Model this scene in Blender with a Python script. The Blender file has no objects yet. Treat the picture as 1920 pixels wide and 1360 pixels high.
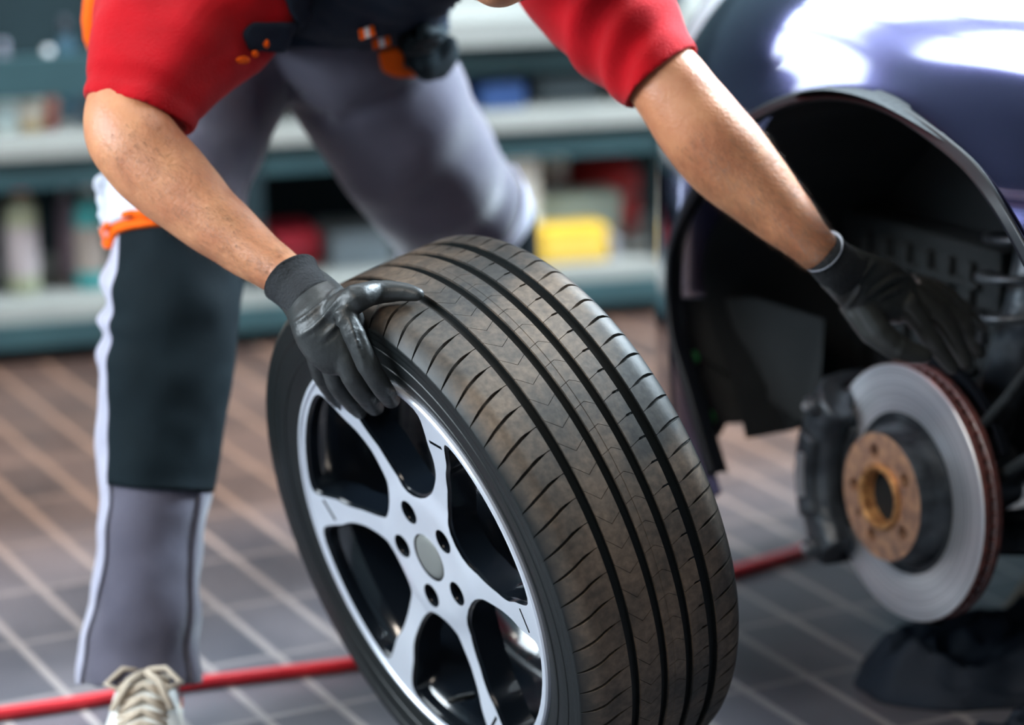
import bpy, bmesh, math, random
from mathutils import Vector, Matrix, noise
from mathutils.geometry import delaunay_2d_cdt
random.seed(7)
PI = math.pi
R = math.radians
sc = bpy.context.scene
COL = sc.collection

# ------------------------------------------------------------------ camera
FPX = 5400.0
H = 1.4122
PITCH = math.atan(1480.0 / FPX)
cam_d = bpy.data.cameras.new('camera')
cam = bpy.data.objects.new('camera', cam_d)
COL.objects.link(cam)
cam.location = (0, 0, H)
cam.rotation_euler = (PI / 2 - PITCH, 0, 0)
cam_d.sensor_width = 36
cam_d.lens = FPX * 36 / 1920
cam_d.clip_start = 0.05
cam_d.clip_end = 60
cam_d.dof.use_dof = True
cam_d.dof.focus_distance = 3.11
cam_d.dof.aperture_fstop = 1.9
sc.camera = cam

# ------------------------------------------------------------------ world, exposure, lamps
sc.view_settings.view_transform = 'Standard'
sc.view_settings.look = 'None'
sc.view_settings.gamma = 1.0
sc.view_settings.use_curve_mapping = False
sc.view_settings.exposure = 0.0
sc.cycles.use_denoising = True
sc.cycles.max_bounces = 7
sc.cycles.sample_clamp_indirect = 6
wd = bpy.data.worlds.new('world')
sc.world = wd
wd.use_nodes = True
wd.node_tree.nodes['Background'].inputs[0].default_value = (0.16, 0.40, 0.52, 1)
wd.node_tree.nodes['Background'].inputs[1].default_value = 0.08

# room frame (walls run parallel to the shelving)
RA = R(17.6)
EX = Vector((math.cos(RA), math.sin(RA), 0))
EY = Vector((-math.sin(RA), math.cos(RA), 0))
EZ = Vector((0, 0, 1))

def area(name, loc, target, sx, sy, power, color):
    l = bpy.data.lights.new(name, 'AREA')
    l.shape = 'RECTANGLE'; l.size = sx; l.size_y = sy; l.energy = power; l.color = color
    o = bpy.data.objects.new(name, l); COL.objects.link(o)
    o.location = loc
    d = Vector(target) - Vector(loc)
    o.rotation_euler = d.to_track_quat('-Z', 'Y').to_euler()
    return o

# ceiling work lamp light above and left of the photographer, warm
area('work_lamp_light', (-1.2, 0.6, 3.2), (0.0, 3.3, 0.5), 1.5, 0.4, 54, (1.0, 0.88, 0.76))
# added lamps beside the windows: right one rims the thigh, left one the elbow
area('thigh_rim_light', tuple(EX * 3.35 + EY * 4.0 + EZ * 2.7), (0.0, 3.85, 0.55), 1.2, 1.0, 560, (0.72, 0.88, 1.0))
area('elbow_rim_light', tuple(EX * -2.45 + EY * 3.4 + EZ * 2.2), (-0.3, 3.5, 0.6), 1.8, 1.6, 120, (0.84, 0.93, 1.0))
# fill lamp added in front of the shelving to brighten its contents
area('shelf_fill_light', tuple(EX * 0.5 + EY * 4.15 + EZ * 3.3), tuple(EX * 0.5 + EY * 5.45 + EZ * 0.3), 2.0, 0.3, 24, (1.0, 0.95, 0.86))

# ------------------------------------------------------------------ projection helpers (pixel of the 1920 x 1360 frame + depth -> point)
CF = Vector((0, math.cos(PITCH), -math.sin(PITCH)))
CR = Vector((1, 0, 0))
CU = Vector((0, math.sin(PITCH), math.cos(PITCH)))
CO = Vector((0, 0, H))

def ray(x, y):
    return CF + CR * ((x - 960) / FPX) + CU * ((680 - y) / FPX)

def at(x, y, D):
    return CO + ray(x, y) * D

def on_floor(x, y, z=0.0):
    d = ray(x, y)
    return CO + d * ((z - H) / d.z)

def on_plane(x, y, p0, n):
    d = ray(x, y)
    return CO + d * ((p0 - CO).dot(n) / d.dot(n))

# wheel pose
W_C = Vector((-0.0225, 3.1852, 0.3429))
W_A = Vector((-0.80187738, -0.5414513, -0.25263245)).normalized()
W_E = W_A.cross(EZ).normalized()
W_G = W_E.cross(W_A)
W_M = Matrix.Identity(4)
for i in range(3):
    W_M[i][0] = W_E[i]; W_M[i][1] = -W_G[i]; W_M[i][2] = W_A[i]; W_M[i][3] = W_C[i]

def Dw(x, y, off):
    d = ray(x, y)
    return (W_C + W_A * off - CO).dot(W_A) / d.dot(W_A)

def Dcyl(x, y, rad):
    d = ray(x, y); q = CO - W_C
    dp = d - W_A * d.dot(W_A); qp = q - W_A * q.dot(W_A)
    A = dp.dot(dp); B = 2 * dp.dot(qp); C = qp.dot(qp) - rad * rad
    return (-B - math.sqrt(max(B * B - 4 * A * C, 0))) / (2 * A)

# ------------------------------------------------------------------ materials
def mat(name, col, rough=0.5, metal=0.0, col2=None, scale=8.0, bump=0.0, bscale=60.0, coat=0.0, spec=0.5,
        detail=4.0, emit=None, estr=0.0, sss=0.0, rvar=0.0, stretch=None, lo=0.35, hi=0.65, sheen=0.0, trans=0.0):
    m = bpy.data.materials.new(name)
    m.use_nodes = True
    nt = m.node_tree; N = nt.nodes; L = nt.links
    b = N['Principled BSDF']
    b.inputs['Base Color'].default_value = (*col, 1)
    b.inputs['Roughness'].default_value = rough
    b.inputs['Metallic'].default_value = metal
    b.inputs['Specular IOR Level'].default_value = spec
    b.inputs['Coat Weight'].default_value = coat
    b.inputs['Coat Roughness'].default_value = 0.03
    if sheen: b.inputs['Sheen Weight'].default_value = sheen
    if trans: b.inputs['Transmission Weight'].default_value = trans
    if sss:
        b.inputs['Subsurface Weight'].default_value = sss
        b.inputs['Subsurface Radius'].default_value = (0.012, 0.004, 0.002)
        b.inputs['Subsurface Scale'].default_value = 1.0
    if emit:
        b.inputs['Emission Color'].default_value = (*emit, 1)
        b.inputs['Emission Strength'].default_value = estr
    tc = N.new('ShaderNodeTexCoord'); src = tc.outputs['Object']
    if stretch:
        mp = N.new('ShaderNodeMapping'); mp.inputs['Scale'].default_value = stretch
        L.new(src, mp.inputs[0]); src = mp.outputs[0]
    n1 = N.new('ShaderNodeTexNoise'); n1.inputs['Scale'].default_value = scale; n1.inputs['Detail'].default_value = detail
    L.new(src, n1.inputs['Vector'])
    if col2 is None: col2 = tuple(c * 0.86 for c in col)
    r = N.new('ShaderNodeValToRGB')
    r.color_ramp.elements[0].position = lo; r.color_ramp.elements[1].position = hi
    r.color_ramp.elements[0].color = (*col2, 1); r.color_ramp.elements[1].color = (*col, 1)
    L.new(n1.outputs['Fac'], r.inputs[0]); L.new(r.outputs[0], b.inputs['Base Color'])
    if rvar:
        mr = N.new('ShaderNodeMapRange'); mr.inputs[3].default_value = max(0, rough - rvar); mr.inputs[4].default_value = rough + rvar
        L.new(n1.outputs['Fac'], mr.inputs[0]); L.new(mr.outputs[0], b.inputs['Roughness'])
    if bump:
        n2 = N.new('ShaderNodeTexNoise'); n2.inputs['Scale'].default_value = bscale; n2.inputs['Detail'].default_value = 3
        L.new(src, n2.inputs['Vector'])
        bp = N.new('ShaderNodeBump'); bp.inputs['Strength'].default_value = bump; bp.inputs['Distance'].default_value = 0.004
        L.new(n2.outputs['Fac'], bp.inputs['Height']); L.new(bp.outputs[0], b.inputs['Normal'])
    return m

M = {}
M['skin'] = mat('skin', (0.56, 0.255, 0.125), 0.46, col2=(0.42, 0.155, 0.075), scale=22, bump=0.25, bscale=240, sss=0.12, lo=0.3, hi=0.7)
M['hair'] = mat('hair', (0.07, 0.04, 0.025), 0.6)
M['armhair'] = mat('arm_hair', (0.12, 0.06, 0.03), 0.5)
M['red'] = mat('red_jersey', (0.46, 0.002, 0.008), 0.85, col2=(0.37, 0.0015, 0.006), scale=14, bump=0.5, bscale=420, sheen=0.08)
M['grey'] = mat('grey_workwear', (0.108, 0.102, 0.135), 0.8, col2=(0.086, 0.082, 0.112), scale=12, bump=0.35, bscale=500, sheen=0.1)
M['palegrey'] = mat('pale_grey_workwear', (0.42, 0.42, 0.52), 0.8, col2=(0.36, 0.36, 0.46), scale=12, bump=0.35, bscale=500, sheen=0.1)
M['black'] = mat('black_workwear', (0.006, 0.0125, 0.0165), 0.8, col2=(0.0042, 0.009, 0.012), scale=10, bump=0.35, bscale=400)
M['navy'] = mat('dark_navy_workwear', (0.014, 0.022, 0.038), 0.8, bump=0.3, bscale=400)
M['orange'] = mat('orange_cloth', (0.95, 0.13, 0.005), 0.7, bump=0.3, bscale=400)
M['reflect'] = mat('reflective_tape', (0.7, 0.72, 0.78), 0.4)
M['whitecloth'] = mat('pale_pocket_cloth', (0.62, 0.66, 0.76), 0.8, bump=0.3, bscale=300)
for k_ in ('grey', 'palegrey', 'whitecloth'):
    b_ = M[k_].node_tree.nodes['Principled BSDF']; b_.inputs['Sheen Weight'].default_value = 0.7; b_.inputs['Sheen Roughness'].default_value = 0.35
for k_ in ('red', 'grey', 'palegrey', 'black', 'navy', 'orange', 'whitecloth'):
    M[k_].node_tree.nodes['Principled BSDF'].inputs['Specular IOR Level'].default_value = 0.12
M['glove'] = mat('black_nitrile_glove', (0.016, 0.019, 0.020), 0.46, col2=(0.026, 0.029, 0.029), scale=30, bump=0.30, bscale=90, rvar=0.10)
M['gloveshiny'] = mat('shiny_dark_grey_glove', (0.045, 0.048, 0.046), 0.30, col2=(0.034, 0.037, 0.036), scale=30, bump=0.25, bscale=80, coat=0.5)
M['knit'] = mat('black_knit_cuff', (0.008, 0.010, 0.013), 0.85, bump=0.6, bscale=300)
M['shoe'] = mat('white_shoe', (0.80, 0.80, 0.76), 0.55, col2=(0.70, 0.71, 0.68))
M['lace'] = mat('beige_lace', (0.55, 0.46, 0.36), 0.8, bump=0.4, bscale=600)
M['sole'] = mat('shoe_sole', (0.55, 0.50, 0.42), 0.7)
M['gloss'] = mat('gloss_black_lacquer', (0.004, 0.006, 0.009), 0.16, coat=1.0)
M['silver'] = mat('machined_aluminium', (0.72, 0.76, 0.84), 0.34, metal=0.45, col2=(0.66, 0.70, 0.78), scale=10, rvar=0.05)
M['cap'] = mat('centre_cap_satin', (0.22, 0.23, 0.22), 0.5, metal=0.2)
M['paint'] = mat('dark_blue_violet_car_paint', (0.075, 0.070, 0.17), 0.14, metal=0.95, col2=(0.055, 0.058, 0.14), scale=900, coat=1.0, lo=0.45, hi=0.55)
M['trim'] = mat('black_trim', (0.006, 0.008, 0.012), 0.42, spec=0.3)
M['liner'] = mat('black_liner_plastic', (0.005, 0.009, 0.011), 0.8, col2=(0.011, 0.015, 0.018), scale=6, bump=0.5, bscale=120)
M['iron'] = mat('dark_cast_iron', (0.12, 0.14, 0.16), 0.36, metal=0.5, col2=(0.03, 0.036, 0.045), scale=20, bump=0.5, bscale=90, rvar=0.1)
M['padmetal'] = mat('brushed_pad_metal', (0.5, 0.52, 0.56), 0.4, metal=0.6)
M['rust'] = mat('rusty_hub_steel', (0.72, 0.42, 0.26), 0.5, metal=0.35, col2=(0.36, 0.22, 0.17), scale=55, bump=0.5, bscale=160, detail=6)
M['gold'] = mat('golden_rust_collar', (0.90, 0.50, 0.20), 0.42, metal=0.45, col2=(0.30, 0.12, 0.05), scale=90, bump=0.6, bscale=220, detail=6)
M['rustedge'] = mat('red_rust', (0.20, 0.065, 0.055), 0.8, col2=(0.09, 0.035, 0.035), scale=60, bump=0.6, bscale=160)
M['green'] = mat('green_clip', (0.03, 0.30, 0.08), 0.5)
M['lamp'] = mat('pale_headlight_glass', (0.75, 0.82, 0.88), 0.12, coat=1.0)
M['hose'] = mat('red_hose_rubber', (0.68, 0.02, 0.03), 0.38, col2=(0.55, 0.015, 0.025))
M['cloth'] = mat('dark_blue_cloth', (0.004, 0.010, 0.022), 0.7, col2=(0.008, 0.020, 0.040), scale=5, bump=0.4, bscale=200)
M['wood'] = mat('pale_wood', (0.36, 0.30, 0.23), 0.7, col2=(0.27, 0.22, 0.17), scale=4, stretch=(1, 1, 8))
M['teal'] = mat('teal_grey_metal', (0.023, 0.056, 0.061), 0.45, col2=(0.018, 0.045, 0.050), metal=0.1)
M['beige'] = mat('pale_shelf_board', (0.21, 0.205, 0.185), 0.6, col2=(0.17, 0.17, 0.155), scale=3)
M['darkteal'] = mat('dark_teal_panel', (0.004, 0.013, 0.016), 0.75, spec=0.25)
M['wall'] = mat('dark_wall_paint', (0.012, 0.028, 0.033), 0.85)
M['wallpale'] = mat('pale_wall_paint', (0.12, 0.15, 0.16), 0.85, scale=2)
M['ceil'] = mat('ceiling_paint', (0.06, 0.085, 0.095), 0.9, scale=2)
M['frame'] = mat('window_frame_metal', (0.05, 0.06, 0.07), 0.5)
M['pane'] = mat('daylit_pane', (0.8, 0.9, 1.0), 0.3, emit=(0.80, 0.92, 1.0), estr=9.5)
M['reflectpane'] = mat('reflection_panel_glow', (0.8, 0.9, 1.0), 0.3, emit=(0.84, 0.94, 1.0), estr=11.0)  # glow of the two panels added for the wing reflections
M['diffuser'] = mat('lamp_diffuser', (0.9, 0.9, 0.9), 0.4, emit=(1.0, 0.95, 0.88), estr=7.0)

def flatmat(name, col, rough=0.5, metal=0.0):
    return mat(name, col, rough, metal)

# brake disc face: fine concentric turning marks
def make_disc_mat():
    m = bpy.data.materials.new('ground_steel_disc'); m.use_nodes = True
    nt = m.node_tree; N = nt.nodes; L = nt.links; b = N['Principled BSDF']
    b.inputs['Metallic'].default_value = 0.7; b.inputs['Roughness'].default_value = 0.36
    b.inputs['Anisotropic'].default_value = 0.75
    tg = N.new('ShaderNodeTangent'); tg.direction_type = 'RADIAL'; tg.axis = 'Z'; L.new(tg.outputs[0], b.inputs['Tangent'])
    tc = N.new('ShaderNodeTexCoord'); sp = N.new('ShaderNodeSeparateXYZ'); L.new(tc.outputs['Object'], sp.inputs[0])
    cb = N.new('ShaderNodeCombineXYZ'); L.new(sp.outputs[0], cb.inputs[0]); L.new(sp.outputs[1], cb.inputs[1])
    ln = N.new('ShaderNodeVectorMath'); ln.operation = 'LENGTH'; L.new(cb.outputs[0], ln.inputs[0])
    no = N.new('ShaderNodeTexNoise'); no.noise_dimensions = '1D'; no.inputs['Scale'].default_value = 260; no.inputs['Detail'].default_value = 3
    L.new(ln.outputs['Value'], no.inputs['W'])
    r = N.new('ShaderNodeValToRGB'); r.color_ramp.elements[0].position = 0.3; r.color_ramp.elements[1].position = 0.7
    r.color_ramp.elements[0].color = (0.52, 0.56, 0.62, 1); r.color_ramp.elements[1].color = (0.85, 0.88, 0.94, 1)
    L.new(no.outputs['Fac'], r.inputs[0]); L.new(r.outputs[0], b.inputs['Base Color'])
    bp = N.new('ShaderNodeBump'); bp.inputs['Strength'].default_value = 0.25; bp.inputs['Distance'].default_value = 0.001
    L.new(no.outputs['Fac'], bp.inputs['Height']); L.new(bp.outputs[0], b.inputs['Normal'])
    return m
M['disc'] = make_disc_mat()

# tyre rubber: brown road dust only on the tread band
def make_rubber():
    m = bpy.data.materials.new('dusty_tyre_rubber'); m.use_nodes = True
    nt = m.node_tree; N = nt.nodes; L = nt.links; b = N['Principled BSDF']
    b.inputs['Roughness'].default_value = 0.5
    tc = N.new('ShaderNodeTexCoord'); src = tc.outputs['Object']
    sp = N.new('ShaderNodeSeparateXYZ'); L.new(src, sp.inputs[0])
    cb = N.new('ShaderNodeCombineXYZ'); L.new(sp.outputs[0], cb.inputs[0]); L.new(sp.outputs[1], cb.inputs[1])
    ln = N.new('ShaderNodeVectorMath'); ln.operation = 'LENGTH'; L.new(cb.outputs[0], ln.inputs[0])
    ra_ = N.new('ShaderNodeMapRange'); ra_.inputs[1].default_value = 0.3262; ra_.inputs[2].default_value = 0.3280
    L.new(ln.outputs['Value'], ra_.inputs[0])
    rb_ = N.new('ShaderNodeMapRange'); rb_.inputs[1].default_value = 0.3120; rb_.inputs[2].default_value = 0.3255
    L.new(ln.outputs['Value'], rb_.inputs[0])
    ab = N.new('ShaderNodeMath'); ab.operation = 'ABSOLUTE'; L.new(sp.outputs[2], ab.inputs[0])
    gt = N.new('ShaderNodeMath'); gt.operation = 'GREATER_THAN'; gt.inputs[1].default_value = 0.068; L.new(ab.outputs[0], gt.inputs[0])
    rad = N.new('ShaderNodeMix'); rad.data_type = 'FLOAT'
    L.new(gt.outputs[0], rad.inputs[0]); L.new(ra_.outputs[0], rad.inputs[2]); L.new(rb_.outputs[0], rad.inputs[3])
    n1 = N.new('ShaderNodeTexNoise'); n1.inputs['Scale'].default_value = 7; n1.inputs['Detail'].default_value = 7; n1.inputs['Roughness'].default_value = 0.62
    L.new(src, n1.inputs['Vector'])
    n2 = N.new('ShaderNodeTexNoise'); n2.inputs['Scale'].default_value = 130; n2.inputs['Detail'].default_value = 5
    L.new(src, n2.inputs['Vector'])
    r1 = N.new('ShaderNodeValToRGB'); r1.color_ramp.elements[0].position = 0.36; r1.color_ramp.elements[1].position = 0.60
    r1.color_ramp.elements[0].color = (0.036, 0.035, 0.033, 1); r1.color_ramp.elements[1].color = (0.132, 0.098, 0.072, 1)
    L.new(n1.outputs['Fac'], r1.inputs[0])
    r2 = N.new('ShaderNodeValToRGB'); r2.color_ramp.elements[0].position = 0.35; r2.color_ramp.elements[1].position = 0.75
    r2.color_ramp.elements[0].color = (0.72, 0.72, 0.72, 1); r2.color_ramp.elements[1].color = (1.3, 1.25, 1.2, 1)
    L.new(n2.outputs['Fac'], r2.inputs[0])
    mu = N.new('ShaderNodeMix'); mu.data_type = 'RGBA'; mu.blend_type = 'MULTIPLY'; mu.inputs[0].default_value = 1
    L.new(r1.outputs[0], mu.inputs[6]); L.new(r2.outputs[0], mu.inputs[7])
    mx = N.new('ShaderNodeMix'); mx.data_type = 'RGBA'
    mx.inputs[6].default_value = (0.0065, 0.0085, 0.009, 1); b.inputs['Specular IOR Level'].default_value = 0.33
    L.new(rad.outputs[0], mx.inputs[0]); L.new(mu.outputs[2], mx.inputs[7]); L.new(mx.outputs[2], b.inputs['Base Color'])
    mr = N.new('ShaderNodeMapRange'); mr.inputs[3].default_value = 0.42; mr.inputs[4].default_value = 0.62
    L.new(rad.outputs[0], mr.inputs[0]); L.new(mr.outputs[0], b.inputs['Roughness'])
    bp = N.new('ShaderNodeBump'); bp.inputs['Strength'].default_value = 0.25; bp.inputs['Distance'].default_value = 0.001
    L.new(n2.outputs['Fac'], bp.inputs['Height']); L.new(bp.outputs[0], b.inputs['Normal'])
    return m
M['rubber'] = make_rubber()

# tiled floor: slate tiles with paler joints laid at an angle to the room
TA = R(-62.7)
def make_floor_mat():
    m = bpy.data.materials.new('tiled_floor'); m.use_nodes = True
    nt = m.node_tree; N = nt.nodes; L = nt.links; b = N['Principled BSDF']
    tc = N.new('ShaderNodeTexCoord')
    sp = N.new('ShaderNodeSeparateXYZ'); L.new(tc.outputs['Object'], sp.inputs[0])
    def lin(ax, ay, off, pitch):
        a = N.new('ShaderNodeMath'); a.operation = 'MULTIPLY'; a.inputs[1].default_value = ax / pitch; L.new(sp.outputs[0], a.inputs[0])
        c = N.new('ShaderNodeMath'); c.operation = 'MULTIPLY_ADD'; c.inputs[1].default_value = ay / pitch
        L.new(sp.outputs[1], c.inputs[0]); L.new(a.outputs[0], c.inputs[2])
        d = N.new('ShaderNodeMath'); d.operation = 'SUBTRACT'; d.inputs[1].default_value = off / pitch; L.new(c.outputs[0], d.inputs[0])
        return d
    def joint(d, w):
        f = N.new('ShaderNodeMath'); f.operation = 'PINGPONG'; f.inputs[1].default_value = 0.5; L.new(d.outputs[0], f.inputs[0])
        mr = N.new('ShaderNodeMapRange'); mr.inputs[1].default_value = w * 0.75; mr.inputs[2].default_value = w; mr.inputs[3].default_value = 1; mr.inputs[4].default_value = 0
        L.new(f.outputs[0], mr.inputs[0]); return mr
    na = (-math.sin(TA), math.cos(TA)); nb = (math.cos(TA), math.sin(TA))
    da = lin(na[0], na[1], TILE_OA, TILE_PA); db = lin(nb[0], nb[1], TILE_OB, TILE_PB)
    ja = joint(da, 0.072); jb = joint(db, 0.030)
    jb2 = N.new('ShaderNodeMath'); jb2.operation = 'MULTIPLY'; jb2.inputs[1].default_value = 0.65; L.new(jb.outputs[0], jb2.inputs[0]); jb = jb2
    jx = N.new('ShaderNodeMath'); jx.operation = 'MAXIMUM'; L.new(ja.outputs[0], jx.inputs[0]); L.new(jb.outputs[0], jx.inputs[1])
    fa = N.new('ShaderNodeMath'); fa.operation = 'FLOOR'; L.new(da.outputs[0], fa.inputs[0])
    fb = N.new('ShaderNodeMath'); fb.operation = 'FLOOR'; L.new(db.outputs[0], fb.inputs[0])
    cb = N.new('ShaderNodeCombineXYZ'); L.new(fa.outputs[0], cb.inputs[0]); L.new(fb.outputs[0], cb.inputs[1])
    wn = N.new('ShaderNodeTexWhiteNoise'); L.new(cb.outputs[0], wn.inputs['Vector'])
    n1 = N.new('ShaderNodeTexNoise'); n1.inputs['Scale'].default_value = 5; n1.inputs['Detail'].default_value = 6; L.new(tc.outputs['Object'], n1.inputs['Vector'])
    ad = N.new('ShaderNodeMath'); ad.operation = 'MULTIPLY_ADD'; ad.inputs[1].default_value = 0.32; L.new(wn.outputs['Value'], ad.inputs[0]); L.new(n1.outputs['Fac'], ad.inputs[2])
    r = N.new('ShaderNodeValToRGB'); r.color_ramp.elements[0].position = 0.35; r.color_ramp.elements[1].position = 1.0
    r.color_ramp.elements[0].color = (0.090, 0.098, 0.125, 1); r.color_ramp.elements[1].color = (0.235, 0.235, 0.270, 1)
    L.new(ad.outputs[0], r.inputs[0])
    # brown reflected tone near the shelving, painted into the tile colour
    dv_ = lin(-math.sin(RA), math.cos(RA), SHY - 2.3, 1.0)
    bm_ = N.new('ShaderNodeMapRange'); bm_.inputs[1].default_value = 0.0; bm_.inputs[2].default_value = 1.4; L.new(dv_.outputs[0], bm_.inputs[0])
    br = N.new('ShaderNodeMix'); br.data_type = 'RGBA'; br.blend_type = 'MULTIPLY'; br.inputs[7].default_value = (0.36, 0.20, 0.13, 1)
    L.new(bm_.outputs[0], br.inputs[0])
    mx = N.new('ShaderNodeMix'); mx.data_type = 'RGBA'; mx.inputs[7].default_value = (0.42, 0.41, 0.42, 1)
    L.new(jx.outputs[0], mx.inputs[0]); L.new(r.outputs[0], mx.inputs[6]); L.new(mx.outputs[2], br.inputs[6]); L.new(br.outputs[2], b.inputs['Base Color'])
    mr = N.new('ShaderNodeMapRange'); mr.inputs[3].default_value = 0.24; mr.inputs[4].default_value = 0.44
    L.new(n1.outputs['Fac'], mr.inputs[0]); L.new(mr.outputs[0], b.inputs['Roughness'])
    bp = N.new('ShaderNodeBump'); bp.inputs['Strength'].default_value = 0.3; bp.inputs['Distance'].default_value = 0.002; bp.invert = True
    L.new(jx.outputs[0], bp.inputs['Height']); L.new(bp.outputs[0], b.inputs['Normal'])
    return m
TILE_PA, TILE_OA, TILE_PB, TILE_OB = 0.1, 0.0, 0.2, 0.0   # set below from the joint lines

# ------------------------------------------------------------------ object helpers
def setp(o, label=None, cat=None, group=None, kind=None):
    if label: o['label'] = label
    if cat: o['category'] = cat
    if group: o['group'] = group
    if kind: o['kind'] = kind
    return o

def empty(name, loc, label, cat, group=None, matrix=None):
    o = bpy.data.objects.new(name, None); COL.objects.link(o)
    o.empty_display_size = 0.05
    if matrix is not None: o.matrix_world = matrix
    else: o.location = loc
    return setp(o, label, cat, group)

def mesh_obj(name, me, mats, parent=None, world=True, smooth=True, angle=None):
    """verts in world coordinates when world=True, else in the parent's own frame"""
    for m in (mats if isinstance(mats, (list, tuple)) else [mats]):
        me.materials.append(M[m] if isinstance(m, str) else m)
    if smooth:
        me.polygons.foreach_set('use_smooth', [True] * len(me.polygons))
        if angle is not None:
            try: me.set_sharp_from_angle(angle=R(angle))
            except Exception: pass
    o = bpy.data.objects.new(name, me); COL.objects.link(o)
    if parent is not None:
        o.parent = parent
        if world:
            chain = Matrix.Identity(4); p = parent
            ml = []
            while p is not None:
                ml.append(p); p = p.parent
            if parent.type == 'EMPTY':
                mw = parent.matrix_basis.copy()
                o.matrix_parent_inverse = mw.inverted()
            else:
                # the parent is a part whose own verts are world coordinates: share its space
                o.matrix_parent_inverse = Matrix.Identity(4)
    return o

def from_data(name, V, Fc, mats, parent=None, world=True, smooth=True, angle=None, mi=None):
    me = bpy.data.meshes.new(name)
    me.from_pydata([tuple(v) for v in V], [], Fc)
    me.validate()
    bm = bmesh.new(); bm.from_mesh(me)
    bmesh.ops.recalc_face_normals(bm, faces=bm.faces[:])
    bm.to_mesh(me); bm.free()
    if mi is not None and len(mi) == len(me.polygons):
        me.polygons.foreach_set('material_index', mi)
    return mesh_obj(name, me, mats, parent, world, smooth, angle)

class Geo:
    """collects shapes into one mesh"""
    def __init__(s): s.V = []; s.F = []; s.I = []
    def add(s, V, Fc, mi=0):
        b = len(s.V); s.V += [Vector(v) for v in V]; s.F += [tuple(i + b for i in f) for f in Fc]; s.I += [mi] * len(Fc)
    def box(s, c, x, y, z, mi=0):
        """centre c, half vectors x y z"""
        c = Vector(c); x = Vector(x); y = Vector(y); z = Vector(z); V = []
        for a in (-1, 1):
            for b in (-1, 1):
                for d in (-1, 1): V.append(c + x * a + y * b + z * d)
        s.add(V, [(0, 1, 3, 2), (4, 6, 7, 5), (0, 4, 5, 1), (2, 3, 7, 6), (0, 2, 6, 4), (1, 5, 7, 3)], mi)
    def lathe(s, prof, n=48, mtx=None, mi=0, close=False, a0=0, a1=2 * PI):
        full = abs(a1 - a0 - 2 * PI) < 1e-6
        V = []; Fc = []; k = len(prof); cols = n if full else n + 1
        for i in range(cols):
            a = a0 + (a1 - a0) * i / n
            for r, z in prof:
                v = Vector((r * math.cos(a), -r * math.sin(a), z)); V.append(mtx @ v if mtx else v)
        for i in range(n):
            j = (i + 1) % cols
            for q in range(k - 1 if not close else k):
                q2 = (q + 1) % k
                Fc.append((i * k + q, j * k + q, j * k + q2, i * k + q2))
        if not full and close:
            Fc.append(tuple(range(k))); Fc.append(tuple((cols - 1) * k + q for q in reversed(range(k))))
        s.add(V, Fc, mi)
    def tube(s, pts, rad, n=10, mi=0, cap=True, wide=None):
        pts = [Vector(p) for p in pts]
        if not isinstance(rad, (list, tuple)): rad = [rad] * len(pts)
        V = []; Fc = []; up = Vector((0.13, 0.31, 0.94)); prev = None
        for i, p in enumerate(pts):
            t = (pts[min(i + 1, len(pts) - 1)] - pts[max(i - 1, 0)]).normalized()
            if prev is None:
                u = t.cross(up)
                if u.length < 0.1: u = t.cross(Vector((1, 0, 0)))
                u.normalize()
            else: u = (prev - t * prev.dot(t)).normalized()
            prev = u; w = t.cross(u)
            for j in range(n):
                a = 2 * PI * j / n
                V.append(p + (u * math.cos(a) * (wide or 1) + w * math.sin(a)) * rad[i])
        for i in range(len(pts) - 1):
            for j in range(n):
                k = (j + 1) % n
                Fc.append((i * n + j, i * n + k, (i + 1) * n + k, (i + 1) * n + j))
        if cap:
            Fc.append(tuple(range(n))[::-1]); Fc.append(tuple((len(pts) - 1) * n + j for j in range(n)))
        s.add(V, Fc, mi)
    def obj(s, name, mats, parent=None, world=True, smooth=True, angle=None):
        me = bpy.data.meshes.new(name); me.from_pydata([tuple(v) for v in s.V], [], s.F)
        me.polygons.foreach_set('material_index', s.I)
        bm = bmesh.new(); bm.from_mesh(me); bmesh.ops.recalc_face_normals(bm, faces=bm.faces[:]); bm.to_mesh(me); bm.free()
        return mesh_obj(name, me, mats, parent, world, smooth, angle)

def bake(o, mods):
    """apply modifiers made by mods(o), leave a plain mesh"""
    mods(o)
    dg = bpy.context.evaluated_depsgraph_get(); dg.update()
    me = bpy.data.meshes.new_from_object(o.evaluated_get(dg), depsgraph=dg)
    o.modifiers.clear(); old = o.data; o.data = me; me.name = o.name
    bpy.data.meshes.remove(old)
    me.polygons.foreach_set('use_smooth', [True] * len(me.polygons))
    return o

def remesh(o, vox, smooth=4, fac=0.5):
    def f(o):
        m = o.modifiers.new('r', 'REMESH'); m.mode = 'VOXEL'; m.voxel_size = vox; m.use_smooth_shade = True
        s = o.modifiers.new('s', 'SMOOTH'); s.factor = fac; s.iterations = smooth
    return bake(o, f)

def bevel(o, w=0.003, seg=2, ang=35):
    m = o.modifiers.new('bevel', 'BEVEL'); m.width = w; m.segments = seg; m.limit_method = 'ANGLE'; m.angle_limit = R(ang)
    return o

def cr(P, k=6):
    """catmull-rom through tuples"""
    out = []; n = len(P)
    for i in range(n - 1):
        p0 = P[max(i - 1, 0)]; p1 = P[i]; p2 = P[i + 1]; p3 = P[min(i + 2, n - 1)]
        for j in range(k):
            t = j / k
            out.append(tuple(0.5 * (2 * b + (c - a) * t + (2 * a - 5 * b + 4 * c - d) * t * t + (3 * b - a - 3 * c + d) * t ** 3) for a, b, c, d in zip(p0, p1, p2, p3)))
    out.append(tuple(P[-1])); return out

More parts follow.
